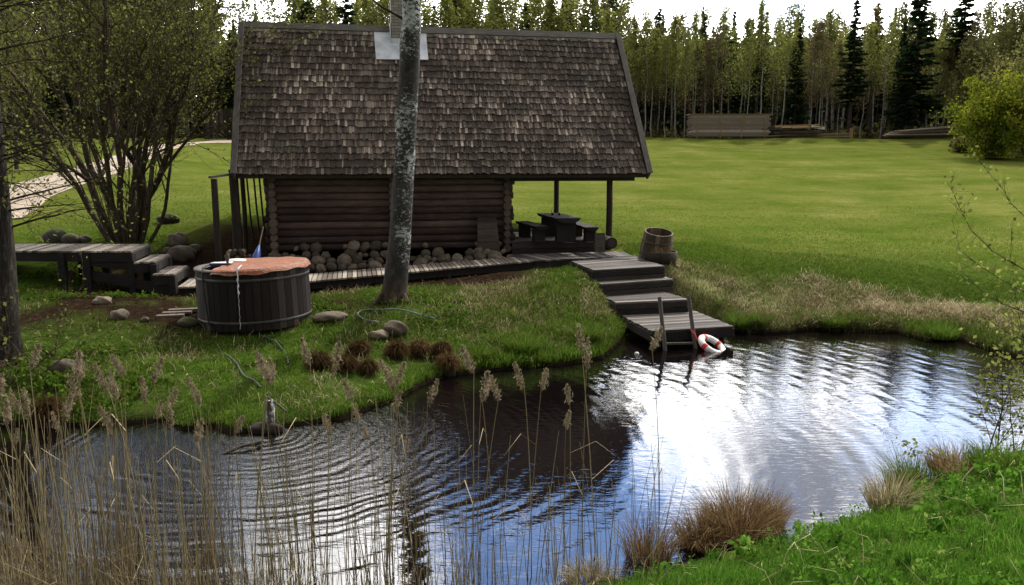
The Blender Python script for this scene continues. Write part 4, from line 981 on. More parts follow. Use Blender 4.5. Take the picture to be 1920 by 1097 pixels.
n.out(n.principled(c, .85, n.bump(n.math('ADD', g2, n.math('MULTIPLY', w_, .3)), .9, .03), spec=.2)); M['birch_near'] = m

# ------------------------------------------------------------------ forest trees (real variants, copied one by one)
def merged(T, rad, P0, P1, R0, R1, mat):
    T = np.array(T, float); rad = np.array(rad, float); V1, F1 = sticks(T[:-1], T[1:]+(T[1:]-T[:-1])*.02, rad[:-1], rad[1:], 7); V2, F2 = sticks(P0, P1, R0, R1, 4)
    me_ = fast_mesh('trunk', np.concatenate([V1, V2]), np.concatenate([F1, F2+len(V1)]), mat, smooth=True); me_.materials.append(M['bark_far'])
    ix = np.zeros(len(F1)+len(F2), np.int32); ix[len(F1):] = 1; me_.polygons.foreach_set('material_index', ix); return me_
def mesh_birch(seed, H=14.0, cb=.42, dense=1.0, leafm='birch_leaf', trunkm='bark_birch_far', width=1.5, tr=.10):
    g = np.random.default_rng(seed); n = 9; z = np.linspace(-.4, H, n); wx_ = np.cumsum(g.normal(0, .10, n)); wy_ = np.cumsum(g.normal(0, .08, n)); wx_ -= wx_[0]; wy_ -= wy_[0]
    T = np.stack([wx_, wy_, z], 1); rad = tr*(1-z/H*.85).clip(.08, 1.1)
    mb = MB(); mb.tube(T, list(rad), 7)
    P0, P1, R0, R1 = [], [], [], []; C = []; CT_ = []
    nb = int(40*dense)
    for i in range(nb):
        f = cb+(1-cb)*((i+g.uniform())/nb); zz = f*H; p = np.array([np.interp(zz, z, wx_), np.interp(zz, z, wy_), zz]); a = g.uniform(0, 6.28)
        rel = (f-cb)/(1-cb); L = width*(.45+.6*math.sin(min(1, .12+rel*1.1)*math.pi))*g.uniform(.6, 1.15)*(1-.55*rel)
        d = np.array([math.cos(a)*L, math.sin(a)*L, L*g.uniform(.5, 1.1)]); q = p+d; P0.append(p); P1.append(q); R0.append(.03); R1.append(.008)
        m_ = int(56*dense*g.uniform(.5, 1.4)); t = g.uniform(.25, 1.1, (m_, 1)); c = p+d*t+g.normal(0, .30*width/1.7*(1.15-rel*.6), (m_, 3))*np.array([1, 1, 1.2])-np.array([0, 0, 1])*g.exponential(.25, (m_, 1)); C.append(c); CT_.append(np.full(m_, g.normal(.5, .13)))
    for i in range(12):      # dead side twigs under the crown
        zz = g.uniform(.15, cb)*H; p = np.array([np.interp(zz, z, wx_), np.interp(zz, z, wy_), zz]); a = g.uniform(0, 6.28); L = g.uniform(.3, 1.1); P0.append(p); P1.append(p+np.array([math.cos(a)*L, math.sin(a)*L, g.uniform(-.2, .5)])); R0.append(.018); R1.append(.006)
    C = np.concatenate(C); tt = (np.concatenate(CT_)+g.normal(0, .12, len(C))+.15*(C[:, 2]/H-.6)).clip(0, 1)
    Vl, Fl = leaves(C, .145, g); 
    tm = merged(T, rad, P0, P1, R0, R1, M[trunkm])
    lm = fast_mesh('crown', Vl, Fl, M[leafm], tt); return [('trunk', tm), ('crown', lm)]
def mesh_spruce(seed, H=15.0, W=2.0, cb=.08, matn='spruce', trunkr=.16, sparse=1.0, col=False):
    g = np.random.default_rng(seed); mb = MB(); mb.tube([(0, 0, -.4), (0, 0, H*.5), (0, 0, H*.98)], [trunkr, trunkr*.6, .02], 7)
    V = []; F = []; T = []; o = 0; parts = []
    z = H*cb; C = []; A = []; TT = []; P0 = []; P1 = []
    while z < H*.985:
        rel = (z/H-cb)/(1-cb); rad = W*(1-rel)**.85*(.9+.1*math.sin(z*2.3))*min(1, .45+rel*5)
        nb = max(3, int((6+rad*2.2)*sparse))
        for i in range(nb):
            if g.uniform() < .12: continue
            a = g.uniform(0, 6.28); L = rad*g.uniform(.65, 1.15); dirh = np.array([math.cos(a), math.sin(a), 0])
            p = np.array([0, 0, z+g.uniform(-.15, .15)]); dr = -.32*(1-rel)+.15*rel
            P0.append(p); P1.append(p+dirh*L*.9+np.array([0, 0, dr*L]))
            m_ = max(4, int(L*19)); t = (np.arange(m_)+g.uniform(0, 1, m_))/m_*.95+.08; sagz = dr*L*t+.18*L*(t**2)
            c = p+dirh*(L*t)[:, None]; c[:, 2] += sagz; side = np.array([-dirh[1], dirh[0], 0]); wdt = .28*L*(1-t)+.06; off_ = g.uniform(-1, 1, m_)*wdt; c += side*off_[:, None]; c[:, 2] -= np.abs(g.normal(0, .07, m_))
            aa = dirh[None]*g.uniform(.5, 1, (m_, 1))+side[None]*(np.sign(off_)*.7)[:, None]+np.array([0, 0, -.5])*g.uniform(.2, 1.2, (m_, 1)); aa /= np.linalg.norm(aa, axis=1, keepdims=True)
            C.append(c); A.append(aa); TT.append((.28+.5*t+g.normal(0, .14, m_)).clip(0, 1))
        z += .30+.1*(1-rel)
    C = np.concatenate(C); A = np.concatenate(A); Vl, Fl = leaves(C, .22, g, 2.0, droop=A); lm = fast_mesh('crown', Vl, Fl, M[matn], np.concatenate(TT))
    n_ = len(P0); tm = merged(np.array([(0, 0, -.4), (0, 0, H*.5), (0, 0, H*.98)]), [trunkr, trunkr*.6, .02], P0, P1, np.full(n_, .022), np.full(n_, .006), M['bark_far'])
    return [('trunk', tm), ('crown', lm)]
def plant(name, parts, loc, sc, rz, label, cat='tree', group=None, zs=None):
    o = empty(name, loc, rz, label, cat, group); o.scale = (sc, sc, zs or sc)
    for nm, me_ in parts: c = bpy.data.objects.new(nm, me_); c.parent = o; COL.objects.link(c)
    return o
birches = [mesh_birch(100+i, 14, [.38, .48, .42, .55][i % 4], [.9, 1.1, .7, 1.0, .8, .9][i], width=[2.2, 1.7, 2.5, 1.6, 2.3, 1.9][i], tr=[.085, .10, .075, .11, .085, .09][i]) for i in range(6)]+[mesh_birch(110+i, 14, .3, .9, 'bud_leaf', 'bark_birch_far', width=2.0, tr=.08) for i in range(2)]
olive = [mesh_birch(120+i, 14, .30, 1.1, ['mid_leaf', 'bud_leaf', 'mid_leaf'][i], 'bark_far', width=2.3, tr=.12) for i in range(3)]
spruces = [mesh_spruce(130+i, 15, [1.9, 1.6, 2.3, 1.5][i], [.1, .25, .06, .45][i], sparse=.85) for i in range(4)]
pines = [mesh_spruce(140+i, 15, [1.7, 1.4][i], [.58, .5][i], 'pine', .17, .7) for i in range(2)]
tg = np.random.default_rng(11)
def tree_at(px, Y, top_py, parts, H0, label, name, group=None, dz=0, wsc=1.0):
    p = at(px, 255, Y); z = hz(p[0], p[1]); top = float(at(px, top_py, Y)[2]); s = (top-z)/H0
    return plant(name, parts, (p[0], Y, z+dz), s*wsc, tg.uniform(0, 6.28), label, 'tree', group, s)
for px, Y, top, k, wsc, lab in ((1488, 65, 38, 0, 1.35, 'narrow dark spruce standing out of the forest edge behind the slab wood heap'), (1591, 65, -4, 1, 1.45, 'dark spruce with a slender tip above the plank rail'),
        (1707, 65, -60, 0, 1.55, 'tallest broad dark spruce of the forest edge, left of the long pole pile'), (1790, 66, -40, 3, 1.75, 'dark spruce whose bare lower trunk shows above the long pole pile'),
        (490, 70, -8, 0, .6, 'slim pointed spruce just right of the cabin ridge end, against the sky'), (1230, 74, 18, 1, .9, 'spruce tip rising over the birches right of the cabin roof'), (1416, 74, 2, 1, .8, 'thin pointed spruce above the big lumber stack'),
        (1310, 76, 6, 0, .7, 'spruce behind the birches left of the big lumber stack'), (1145, 74, 5, 2, .8, 'dark spruce above the right end of the cabin ridge')):
    tree_at(px, Y, top, spruces[k], 15, lab, 'spruce_tree', wsc=wsc)
for px, Y, top, k, lab in ((580, 66, -30, 0, 'dark dense pine behind the ridge left of the chimney'), (655, 66, -40, 1, 'dark pine close left of the chimney'), (985, 68, 3, 0, 'dark pine behind the middle of the ridge'), (1055, 70, 0, 1, 'second dark pine behind the ridge, right of the middle')):
    tree_at(px, Y, top, pines[k], 15, lab, 'pine_tree', wsc=1.5)
GB = 'birches along the forest edge'
for i, (px, top) in enumerate(((1207, 60), (1222, 45), (1248, 75), (1268, 60), (1283, 70), (1303, 40), (1318, 55), (1337, 65), (1352, 30), (1388, 50), (1402, 55), (1424, 45), (1445, 40), (1462, 60), (1517, 50), (1533, 62), (1551, 70), (1632, 25), (1650, 45), (1738, 50), (1752, 70), (1766, 60), (1775, 80), (1812, 40), (1830, 30), (1190, 35), (1170, 40), (1130, 30), (1090, 25), (1612, 30), (1570, 55))):
    tree_at(px, tg.uniform(63.5, 68), top-10+tg.uniform(-40, 35), birches[i % 8], 14, 'slender birch with a pale thin trunk in the front row of the forest edge', 'birch_tree', GB, wsc=tg.uniform(.85, 1.15))
for i in range(18): # bright young trees over the ridge
    px = [800, 832, 860, 905, 935, 958, 1010, 1030, 1075, 1105, 520, 545, 560, 690, 470, 740, 1160, 880][i]; tree_at(px, tg.uniform(64, 70), tg.uniform(-40, 5), birches[i % 6], 14, 'yellow green birch showing above the cabin ridge', 'birch_tree', 'birches showing above the cabin ridge', wsc=1.35)
cnt = 0
for row, (Y, n_) in enumerate(((70, 50), (75, 52), (81, 52), (89, 54))):
    for i in range(n_):
        px = -120+2140*(i+tg.uniform(.1, .9))/n_; 
        y = Y+tg.uniform(-2.4, 2.4); u = tg.uniform(); top = tg.uniform(5, 62) if px > 1180 else tg.uniform(-25, 40)
        if 440 < px < 560: top = tg.uniform(35, 60)
        if px < 440: top = tg.uniform(-160, -30)
        if 600 < px < 1180: top = tg.uniform(-45, 25)
        if u < .38: tree_at(px, y, top, birches[tg.integers(8)], 14, 'birch among the close trees deep in the forest', 'birch_tree', 'birches deeper in the forest', wsc=tg.uniform(.9, 1.3))
        elif u < .56: tree_at(px, y, top, olive[tg.integers(3)], 14, 'dull olive broadleaf tree deep in the forest', 'broadleaf_tree', 'olive trees deeper in the forest', wsc=tg.uniform(.9, 1.3))
        elif u < .87: tree_at(px, y, top-5, spruces[tg.integers(4)], 15, 'dark spruce among the close trees deep in the forest', 'spruce_tree', 'spruces deeper in the forest', wsc=tg.uniform(.8, 1.15))
        else: tree_at(px, y, top-5, pines[tg.integers(2)], 15, 'dark pine among the close trees deep in the forest', 'pine_tree', 'pines deeper in the forest', wsc=1.2)
for i, (px, Y, top, k) in enumerate(((-190, 33, -300, 0), (-110, 31, -260, 1), (-40, 35, -250, 2), (25, 34, -220, 0), (-150, 27, -340, 1), (80, 40, -160, 2), (-250, 30, -330, 2))):
    tree_at(px, Y, top, olive[k], 14, 'tall olive brown tree behind the willow at the upper left of the picture', 'broadleaf_tree', 'tall trees behind the willow', wsc=.95)
# dark undergrowth and the mass of trunks beyond them: nobody could count these
g = np.random.default_rng(5); n_ = 900; X = g.uniform(-85, 95, n_); Y = g.uniform(90, 108, n_); Z = height(X, Y); H = g.uniform(9, 13, n_)
P0 = np.stack([X, Y, Z-.3], 1); P1 = P0+np.stack([g.normal(0, .3, n_), g.normal(0, .3, n_), H], 1); V1, F1 = sticks(P0, P1, g.uniform(.08, .2, n_), np.full(n_, .04), 5)
tag(link('far_trunks', fast_mesh('far_trunks', V1, F1, M['bark_far'])), kind='stuff')
n_ = 150000; X = g.uniform(-95, 105, n_); Y = g.uniform(92, 112, n_); C = np.stack([X, Y, height(X, Y)+g.uniform(0, 1, n_)**1.5*12.0], 1); V1, F1 = leaves(C, .75, g)
tag(link('far_wood', fast_mesh('far_wood', V1, F1, M['spruce'], g.uniform(0, .9, n_))), kind='stuff')
n_ = 26000; X = g.uniform(-75, 75, n_); Y = 66.0+g.exponential(5, n_); keep = Y < 95; X, Y = X[keep], Y[keep]; n_ = len(X); C = np.stack([X, Y, height(X, Y)+g.exponential(.55, n_)*(.6+.5*fnoise(X, Y, .5, 3).clip(0, 1))], 1); V1, F1 = leaves(C, .26, g)
tag(link('undergrowth', fast_mesh('undergrowth', V1, F1, M['mid_leaf'], g.uniform(-.3, .5, n_))), kind='stuff')
# ------------------------------------------------------------------ growing a branching tree near the camera
class Grow:
    def __init__(s, seed): s.g = np.random.default_rng(seed); s.P0 = []; s.P1 = []; s.R0 = []; s.R1 = []; s.L = []; s.LD = []
    def branch(s, p, d, L, r, depth, upb=.12, wob=.16, kids=(3, 5), leafn=5, spread=.75, ratio=.62, taper=.35, seglen=.22):
        g = s.g; n = max(3, int(L/seglen)); st = L/n; d = d/np.linalg.norm(d); pts = [p]; rr = r
        for i in range(n):
            d = d+g.normal(0, wob, 3)*math.sqrt(st)*1.2; d[2] += upb*st; d /= np.linalg.norm(d); q = p+d*st; r2 = r*(1-(1-taper)*(i+1)/n)
            s.P0.append(p); s.P1.append(q+d*r2*.3); s.R0.append(rr); s.R1.append(r2); p = q; rr = r2; pts.append(p)
            if depth <= 1 and leafn:
                for k in range(g.poisson(leafn)): s.L.append(p-d*st*g.uniform()+g.normal(0, .035, 3)); s.LD.append(d)
        if depth <= 0: return
        m = g.integers(kids[0], kids[1]+1)
        for k in range(m):
            f = g.uniform(.25, 1.0) if k else 1.0; q = np.array(pts[int(f*n)]); a = g.normal(size=3); a -= d*(a@d); a /= np.linalg.norm(a); sp_ = spread*g.uniform(.5, 1.2) if f < 1 else spread*.35
            s.branch(q, d*math.cos(sp_)+a*math.sin(sp_), L*ratio*g.uniform(.7, 1.2), max(.003, r*(1-(1-taper)*f)*.62), depth-1, upb, wob, kids, leafn, spread, ratio, taper, seglen*.8)
    def build(s, root, bm_, lm, lsize=.06, base_k=5, tmean=.45, thick=.03, off=(0, 0, 0)):
        P0, P1, R0, R1 = map(np.array, (s.P0, s.P1, s.R0, s.R1)); P0 = P0-off; P1 = P1-off
        big = R0 > thick; out = []
        for nm, msk, k in (('trunk', big, 9), ('twigs', ~big, 3)):
            if msk.any(): V, F = sticks(P0[msk], P1[msk], R0[msk], R1[msk], k); o = link(nm, fast_mesh(nm, V, F, bm_, smooth=(k > 4)), None, root)
        if s.L: C = np.array(s.L)-off; V, F = leaves(C, lsize, s.g); link('leaves', fast_mesh('leaves', V, F, lm, (tmean+s.g.normal(0, .2, len(C))).clip(0, 1)), None, root)
# multi stemmed willow left of the cabin
wb = gpt(242, 452); w0 = np.array([wb[0], wb[1], hz(wb[0], wb[1])-.1]); G = Grow(31)
root = empty('multi_stemmed_tree', tuple(w0), 0, 'big bushy many stemmed willow with tiny leaves growing behind the raised walkway', 'tree')
stems = []
for i, (dx_, dy_, r0, L) in enumerate(((-.55, -.05, .125, 4.6), (-.40, .1, .12, 5.2), (-.28, -.2, .09, 4.8), (-.12, .15, .085, 5.0), (-.05, -.2, .10, 5.4), (.08, .1, .11, 5.4), (.17, -.1, .11, 5.2), (.28, .15, .10, 5.0), (.42, -.1, .085, 4.6), (-.75, .25, .07, 4.2), (.6, .2, .06, 4.0), (-.2, .5, .07, 4.6), (.2, -.5, .06, 4.2), (-.62, -.3, .07, 4.3))):
    p = w0+np.array([dx_*.62, dy_*.5+.1, 0]); G.branch(p, np.array([dx_*.85, dy_*.7, 1.0]), L*1.12, r0*.82, 3, .15, .15, (6, 8), 1.7, .62, .56, .4, .34)
for i in range(16):   # thin straight shoots from the base
    a = G.g.uniform(-.5, .5); G.branch(w0+np.array([a*.6, G.g.uniform(-.2, .3), 0]), np.array([a*.8, G.g.uniform(-.3, .3), 1]), G.g.uniform(1.8, 3.2), .02, 1, .1, .12, (3, 5), .8, .5, .5, .4, .3)
G.build(root, M['bark_willow'], M['willow_leaf'], .040, off=w0, tmean=.42, thick=.028)
print('willow', len(G.P0), len(G.L))
# old trunk at the left edge
g_ = at(2, 640, 11.5); t0 = np.array([g_[0]-.05, 11.5, hz(g_[0], 11.5)-.1]); G = Grow(8); root = empty('old_tree', tuple(t0), 0, 'old dark lichen covered tree trunk at the left edge of the bank with drooping twigs', 'tree')
mb = MB(); mb.tube([(0, 0, 0), (.05, 0, .5), (.12, 0, 1.6), (.16, 0, 3), (.15, 0, 4.6), (.15, 0, 6.5)], [.32, .26, .22, .20, .19, .17], 14, wob=.06); mb.build('trunk', bark('lichen_bark', (.009, .007, .006), (.026, .022, .018), (.09, .09, .06), lo=.36), root)
for i in range(34):
    z = G.g.uniform(1.9, 5.4); a = G.g.uniform(-1.2, 1.2) if i % 3 else G.g.uniform(0, 6.28); G.branch(t0+np.array([math.cos(a)*.1, math.sin(a)*.1, z]), np.array([math.cos(a), math.sin(a)*.7, G.g.uniform(-.2, .55)]), G.g.uniform(.8, 1.7), G.g.uniform(.010, .022), 2, -.12, .22, (3, 5), .5, .7, .6, .35, .2)
G.build(root, M['bark_dark'], M['willow_leaf'], .034, off=t0, thick=.2, tmean=.35)
# brushwood tangle round its foot
G = Grow(77); b0 = at(18, 600, 11.2); b0[2] = hz(b0[0], b0[1]); root = empty('brush_bush', tuple(b0), 0, 'leafless brown brush round the foot of the old trunk at the left edge', 'bush')
for i in range(34):
    a = G.g.uniform(-.9, 1.1); G.branch(b0+np.array([G.g.uniform(-.8, .7), G.g.uniform(-.9, .6), 0]), np.array([a, G.g.uniform(-.5, .3), .9]), G.g.uniform(.5, 1.2), .009, 2, -.1, .3, (2, 4), .25, .8, .6, .4, .15)
G.build(root, M['bark_willow'], M['willow_leaf'], .04, off=b0, thick=.2)
# birch in front of the cabin
bb = at(739, 562, 15.0); bz = hz(bb[0], bb[1]); root = empty('birch_tree', (bb[0], bb[1], bz), 0, 'large leaning old birch with flaking black and white bark in front of the cabin', 'tree')
pts = []; rads = []
for py, px, w2 in ((566, 737, 30), (552, 738, 27), (535, 741, 25), (510, 744, 24), (460, 749, 22.5), (400, 753, 21.5), (330, 757, 20.5), (250, 761, 20), (170, 765, 19.8), (120, 768, 20), (85, 768.5, 19.8), (40, 772, 18), (0, 771, 17), (-60, 772, 16), (-140, 776, 15)):
    p = at(px, py, 15.0); pts.append(p-np.array([bb[0], bb[1], bz])); rads.append(w2/1500*14.9*.94)
pts[0][2] = -.12
mb = MB(); mb.tube(pts, rads, 18, wob=.035); mb.build('trunk', M['birch_near'], root)
mb = MB()
for a, L, r in ((-2.6, .5, .10), (-.6, .4, .09), (-1.5, .4, .10), (2.3, .5, .1), (.6, .35, .08)): mb.tube([(math.cos(a)*.12, math.sin(a)*.12, .24), (math.cos(a)*.26, math.sin(a)*.26, .08), (math.cos(a)*L, math.sin(a)*L, -.08)], [r, r*.8, .03], 8, wob=.08)
mb.build('root_flare', M['bark_willow'], root)
e0 = at(757, 36, 15.0)-np.array([bb[0], bb[1], bz]); mb = MB(); mb.tube([e0, at(738, 25, 14.9)-np.array(root.location), at(717, 14, 14.8)-np.array(root.location), at(697, -2, 14.7)-np.array(root.location), at(670, -26, 14.6)-np.array(root.location)], [.028, .022, .018, .014, .01], 7); mb.build('branch', M['bark_dark'], root)
# ------------------------------------------------------------------ bushes on the right, far side
def bush(px, py, Y, W, H, label, leafm, n_, seed, lsize=.14, twig=.02, name='bush', stems=26, core=.0):
    g = np.random.default_rng(seed); p = at(px, py, Y); z = hz(p[0], Y); root = empty(name, (p[0], Y, z), 0, label, 'bush' if name == 'bush' else 'tree'); P0 = []; P1 = []; R0 = []; R1 = []; C = []; T = []
    for i in range(stems):
        a = g.uniform(0, 6.28); rr = g.uniform(.1, 1)**.6; tip = np.array([math.cos(a)*W*rr, math.sin(a)*W*rr, H*(1-.45*rr*rr)*g.uniform(.7, 1.08)]); mid = tip*np.array([.35, .35, .55]); base = np.array([math.cos(a), math.sin(a), 0])*.15*W*rr
        P0 += [base, mid]; P1 += [mid, tip]; R0 += [twig*1.6, twig]; R1 += [twig, twig*.3]; th = g.normal(.5, .16)
        for k in range(6):
            f = g.uniform(.2, 1); q = mid+(tip-mid)*f if g.uniform() < .7 else base+(mid-base)*f; e = q+g.normal(0, 1, 3)*np.array([.22*W, .22*W, .16*H]); P0.append(q); P1.append(e); R0.append(twig*.5); R1.append(twig*.2)
            m_ = int(n_/stems/6); c = q+(e-q)*g.uniform(.2, 1.1, (m_, 1))+g.normal(0, .085*W, (m_, 3)); C.append(c); T.append(np.full(m_, th+g.normal(0, .1)))
    C = np.concatenate(C); C[:, 2] = np.maximum(C[:, 2], .1); T = np.concatenate(T)
    V, F = sticks(P0, P1, R0, R1, 4); link('stems', fast_mesh('stems', V, F, M['bark_far']), None, root)
    V, F = leaves(C, lsize, g); link('leaves', fast_mesh('leaves', V, F, leafm, (T+g.normal(0, .12, len(T))).clip(0, 1)), None, root); return root
bush(1862, 282, 47, 2.6, 4.6, 'round bright yellow green bush at the right edge of the lawn', M['fresh_leaf'], 17000, 1, .105, .03, stems=40)
bush(1935, 285, 49, 3.2, 7.0, 'taller olive bush right behind the yellow green one at the right image edge', M['mid_leaf'], 17000, 2, .11, .04, stems=40)
bush(1890, 262, 57, 3.2, 11, 'tall loose olive tree above the yellow green bush', M['mid_leaf'], 17000, 3, .12, .05, name='olive_tree', stems=40)
bush(1965, 262, 60, 4.0, 13, 'tall thin leaved tree at the top right corner', M['mid_leaf'], 20000, 4, .12, .06, name='thin_leaved_tree', stems=40)
bush(1825, 262, 61, 2.0, 8, 'small grey olive tree left of the yellow green bush at the forest edge', M['mid_leaf'], 5000, 14, .15, .04, name='olive_tree', stems=26)
bush(1800, 270, 52, .9, .9, 'low dark scrub at the right end of the pole pile', M['mid_leaf'], 1500, 15, .12, .02, stems=16)
# ------------------------------------------------------------------ blades of grass
def blades(P, h, w, lean, g, tint, name, mat, curl=.5, parent=None, twist=None):
    n = len(P); a = g.uniform(0, 6.28, n) if twist is None else twist; d = np.stack([np.cos(a), np.sin(a), np.zeros(n)], 1); s = np.stack([-np.sin(a), np.cos(a), np.zeros(n)], 1)
    ra = g.uniform(0, 6.28, n); s = np.stack([np.cos(ra), np.sin(ra), np.zeros(n)], 1)
    h = np.broadcast_to(h, n)[:, None]; w = np.broadcast_to(w, n)[:, None]; lean = np.broadcast_to(lean, n)[:, None]
    z = np.array([[0, 0, 1.]]); m1 = P+z*h*.5*np.cos(lean*.5)+d*h*.5*np.sin(lean*.5); m2 = m1+z*h*.5*np.cos(lean*(1+curl))+d*h*.5*np.sin(lean*(1+curl))
    V = np.stack([P-s*w/2, P+s*w/2, m1+s*w*.4, m1-s*w*.4, m2+s*w*.08, m2-s*w*.08], 1).reshape(-1, 3)
    b = np.arange(n)[:, None]*6; F = np.concatenate([b+[[0, 1, 2, 3]], b+[[3, 2, 4, 5]]], 0); return link(name, fast_mesh(name, V, F, mat, np.concatenate([tint, tint+.08])), None, parent)
def visible(X, Y, m=.6): return np.abs(X) < Y*.66+m
def inside_stairs(X, Y):
    k = np.zeros(X.shape, bool)
    for fl, fr, br, bl in plats+[(A2, at_z(1187, 480, zB), at_z(1165, 470, zB), at_z(950, 477.5, zB))]:
        q = np.array([fl[:2], fr[:2], br[:2], bl[:2]]); ins = np.ones(X.shape, bool)
        for i in range(4):
            a, b = q[i], q[(i+1) % 4]; ins &= ((b[0]-a[0])*(Y-a[1])-(b[1]-a[1])*(X-a[0])) > 0
        k |= ins
    return k
def blocked(X, Y):
    k = (np.hypot(X-tb[0], Y-tb[1]) < RT+.02) | inside_stairs(X, Y) | (np.hypot(X-bb[0], Y-bb[1]) < .24)
    du = (X-E0[0])*U[0]+(Y-E0[1])*U[1]; dv_ = (X-E0[0])*Vv[0]+(Y-E0[1])*Vv[1]
    k |= (du > .2) & (du < uR+.1) & (dv_ > -.6) & (dv_ < 5.4) | (du > 0) & (du < up+.1) & (dv_ > .1) & (dv_ < 5.3)
    return k
def clump(X, Y, f, seed): return fnoise(X, Y, f, seed)
def field(n_, x0, x1, y0, y1, seed):
    g = np.random.default_rng(seed); return g.uniform(x0, x1, n_), g.uniform(y0, y1, n_), g
def place(X, Y, dz=-.01): return np.stack([X, Y, height(X, Y)+dz], 1)
# near right bank, lush
X, Y, g = field(230000, -2.5, 9.5, 3.2, 10.5, 21); d = pond_sd(X, Y); p = g.uniform(size=len(X)); k = (d > .02) & visible(X, Y, .4) & (p < (5.2/Y)**1.3) & (Y < 4.8+X*.75+1.2); X, Y, d = X[k], Y[k], d[k]
c = clump(X, Y, 2.2, 31)+.45*clump(X, Y, 8, 32); hgt = (.075+.06*c.clip(-1, 1.3))*g.uniform(.6, 1.5, len(X))*(.6+.5*np.clip(d*1.5, 0, 1)); tint = (.42+.24*c+g.normal(0, .18, len(X))).clip(0, 1)
tag(blades(place(X, Y), hgt.clip(.02), .006, g.uniform(.1, .9, len(X)), g, tint, 'grass', M['grass_front']), kind='stuff'); print('front grass', len(X))
# broad leaved weeds in the near bank: patches of leaflets
X, Y, g = field(5200, -2, 9.5, 3.4, 10.2, 22); d = pond_sd(X, Y); c = clump(X, Y, 1.6, 33); k = (d > .12) & visible(X, Y, .4) & (c > -.1) & (Y < 4.8+X*.75+1.0); X, Y, c = X[k], Y[k], c[k]
n_ = len(X); per = 13; base = np.repeat(place(X, Y, 0), per, 0); hh = np.repeat(g.uniform(.05, .16, n_)*(1+.5*c.clip(0, 1)), per)*g.uniform(.3, 1, n_*per); off_ = g.normal(0, .035, (n_*per, 2)); C = base+np.stack([off_[:, 0], off_[:, 1], hh], 1)
lsz = np.repeat(g.choice([.018, .026, .045], n_, p=[.4, .42, .18]), per)[:, None]
V, F = leaves(C, lsz, g, 1.6, up=.9); tag(link('weeds', fast_mesh('weeds', V, F, M['grass_front'], np.repeat(g.normal(.55, .2, n_), per).clip(0, 1)+g.normal(0, .08, n_*per))), kind='stuff')
# scattered dry stalks in the near bank
X, Y, g = field(1500, -2, 9, 3.6, 10, 23); d = pond_sd(X, Y); k = (d > .05) & visible(X, Y) & (Y < 5+X*.75+1); X, Y = X[k], Y[k]
tag(blades(place(X, Y, .02), g.uniform(.15, .45, len(X)), .006, g.uniform(.9, 1.5, len(X)), g, g.uniform(.3, .9, len(X)), 'dry_stalks', M['drygrass'], .2), kind='stuff')
# left and middle far bank
X, Y, g = field(420000, -10.5, 3.2, 9.6, 20.5, 24); d = pond_sd(X, Y); soil = soil_shade_mask(X, Y); p = g.uniform(size=len(X))
k = (d > .0) & visible(X, Y) & (p < (10.5/Y)**1.4) & (g.uniform(size=len(X)) > soil*1.15) & ~blocked(X, Y); X, Y, d, soil = X[k], Y[k], d[k], soil[k]
mound = np.exp(-((X-.4)**2/4.0+(Y-15.4)**2/3.2)); c = clump(X, Y, 1.9, 35)+.5*clump(X, Y, 6, 36); edge = np.exp(-(d/.3)**2)
hgt = (.055+.045*c.clip(-1, 1.3)+.06*mound+.10*edge*(X > -2.5))*g.uniform(.5, 1.5, len(X)); tint = (.57+.14*c+g.normal(0, .18, len(X))-.36*mound*(g.uniform(size=len(X)) < .8)-.4*soil-.18*(clump(X, Y, .9, 38) > .55)).clip(0, 1)
tag(blades(place(X, Y), hgt.clip(.02), .011*(Y/12), g.uniform(.1, 1.1, len(X)), g, tint, 'bank_grass', M['grass']), kind='stuff'); print('bank grass', len(X))
# dry tufts over the mound and the bank
X, Y, g = field(60000, -9, 3.0, 10.2, 18, 25); d = pond_sd(X, Y); c = clump(X, Y, 2.4, 41); mound = np.exp(-((X-.6)**2/3.4+(Y-15.6)**2/2.6)); k = (d > .02) & visible(X, Y) & ~blocked(X, Y) & (g.uniform(size=len(X)) < .07+1.1*mound*(c > -.3)+.45*(c > .45)) & (soil_shade_mask(X, Y) < .6); X, Y = X[k], Y[k]
tag(blades(place(X, Y), g.uniform(.07, .24, len(X)), .010, g.uniform(.3, 1.4, len(X)), g, g.normal(.45, .22, len(X)).clip(0, 1), 'dry_grass', M['drygrass']), kind='stuff')
# right bank band of matted dry grass
X, Y, g = field(290000, 1.4, 14.5, 12.6, 19.8, 26); d = pond_sd(X, Y); m_ = dry_mask(X, Y); c = clump(X, Y, 1.7, 43)+.4*clump(X, Y, 5, 44); k = (d > 0) & (Y > 15.4-np.clip(X-7, 0, 9)*1.2) & visible(X, Y) & ~blocked(X, Y) & (g.uniform(size=len(X)) < m_*(.62+.5*c)); X, Y, c, d = X[k], Y[k], c[k], d[k]
lowb = np.exp(-(d/.55)**2); hgt = (.14+.07*c.clip(-1, 1.5))*g.uniform(.5, 1.5, len(X)); tint = (.50+.20*c+g.normal(0, .2, len(X))-.25*lowb).clip(0, 1)
tag(blades(place(X, Y), hgt.clip(.03), .014, g.uniform(.4, 1.5, len(X)), g, tint, 'matted_dry_grass', M['drygrass'], .35), kind='stuff'); print('dry', len(X))
X, Y, g = field(160000, 1.2, 14.5, 12.6, 21.5, 27); d = pond_sd(X, Y); c = clump(X, Y, 1.3, 45); lowb = np.exp(-((d-.15)/.4)**2); ed = np.exp(-((d-2.6)/.8)**2)
k = (d > -.02) & (Y > 15.2-np.clip(X-7, 0, 9)*1.2) & visible(X, Y) & ~blocked(X, Y) & (g.uniform(size=len(X)) < .42+.55*lowb+.5*ed*(c > -.5)+.2*(c > .5)) & (d < 4); X, Y, d, c = X[k], Y[k], d[k], c[k]; lowb = np.exp(-((d-.15)/.4)**2)
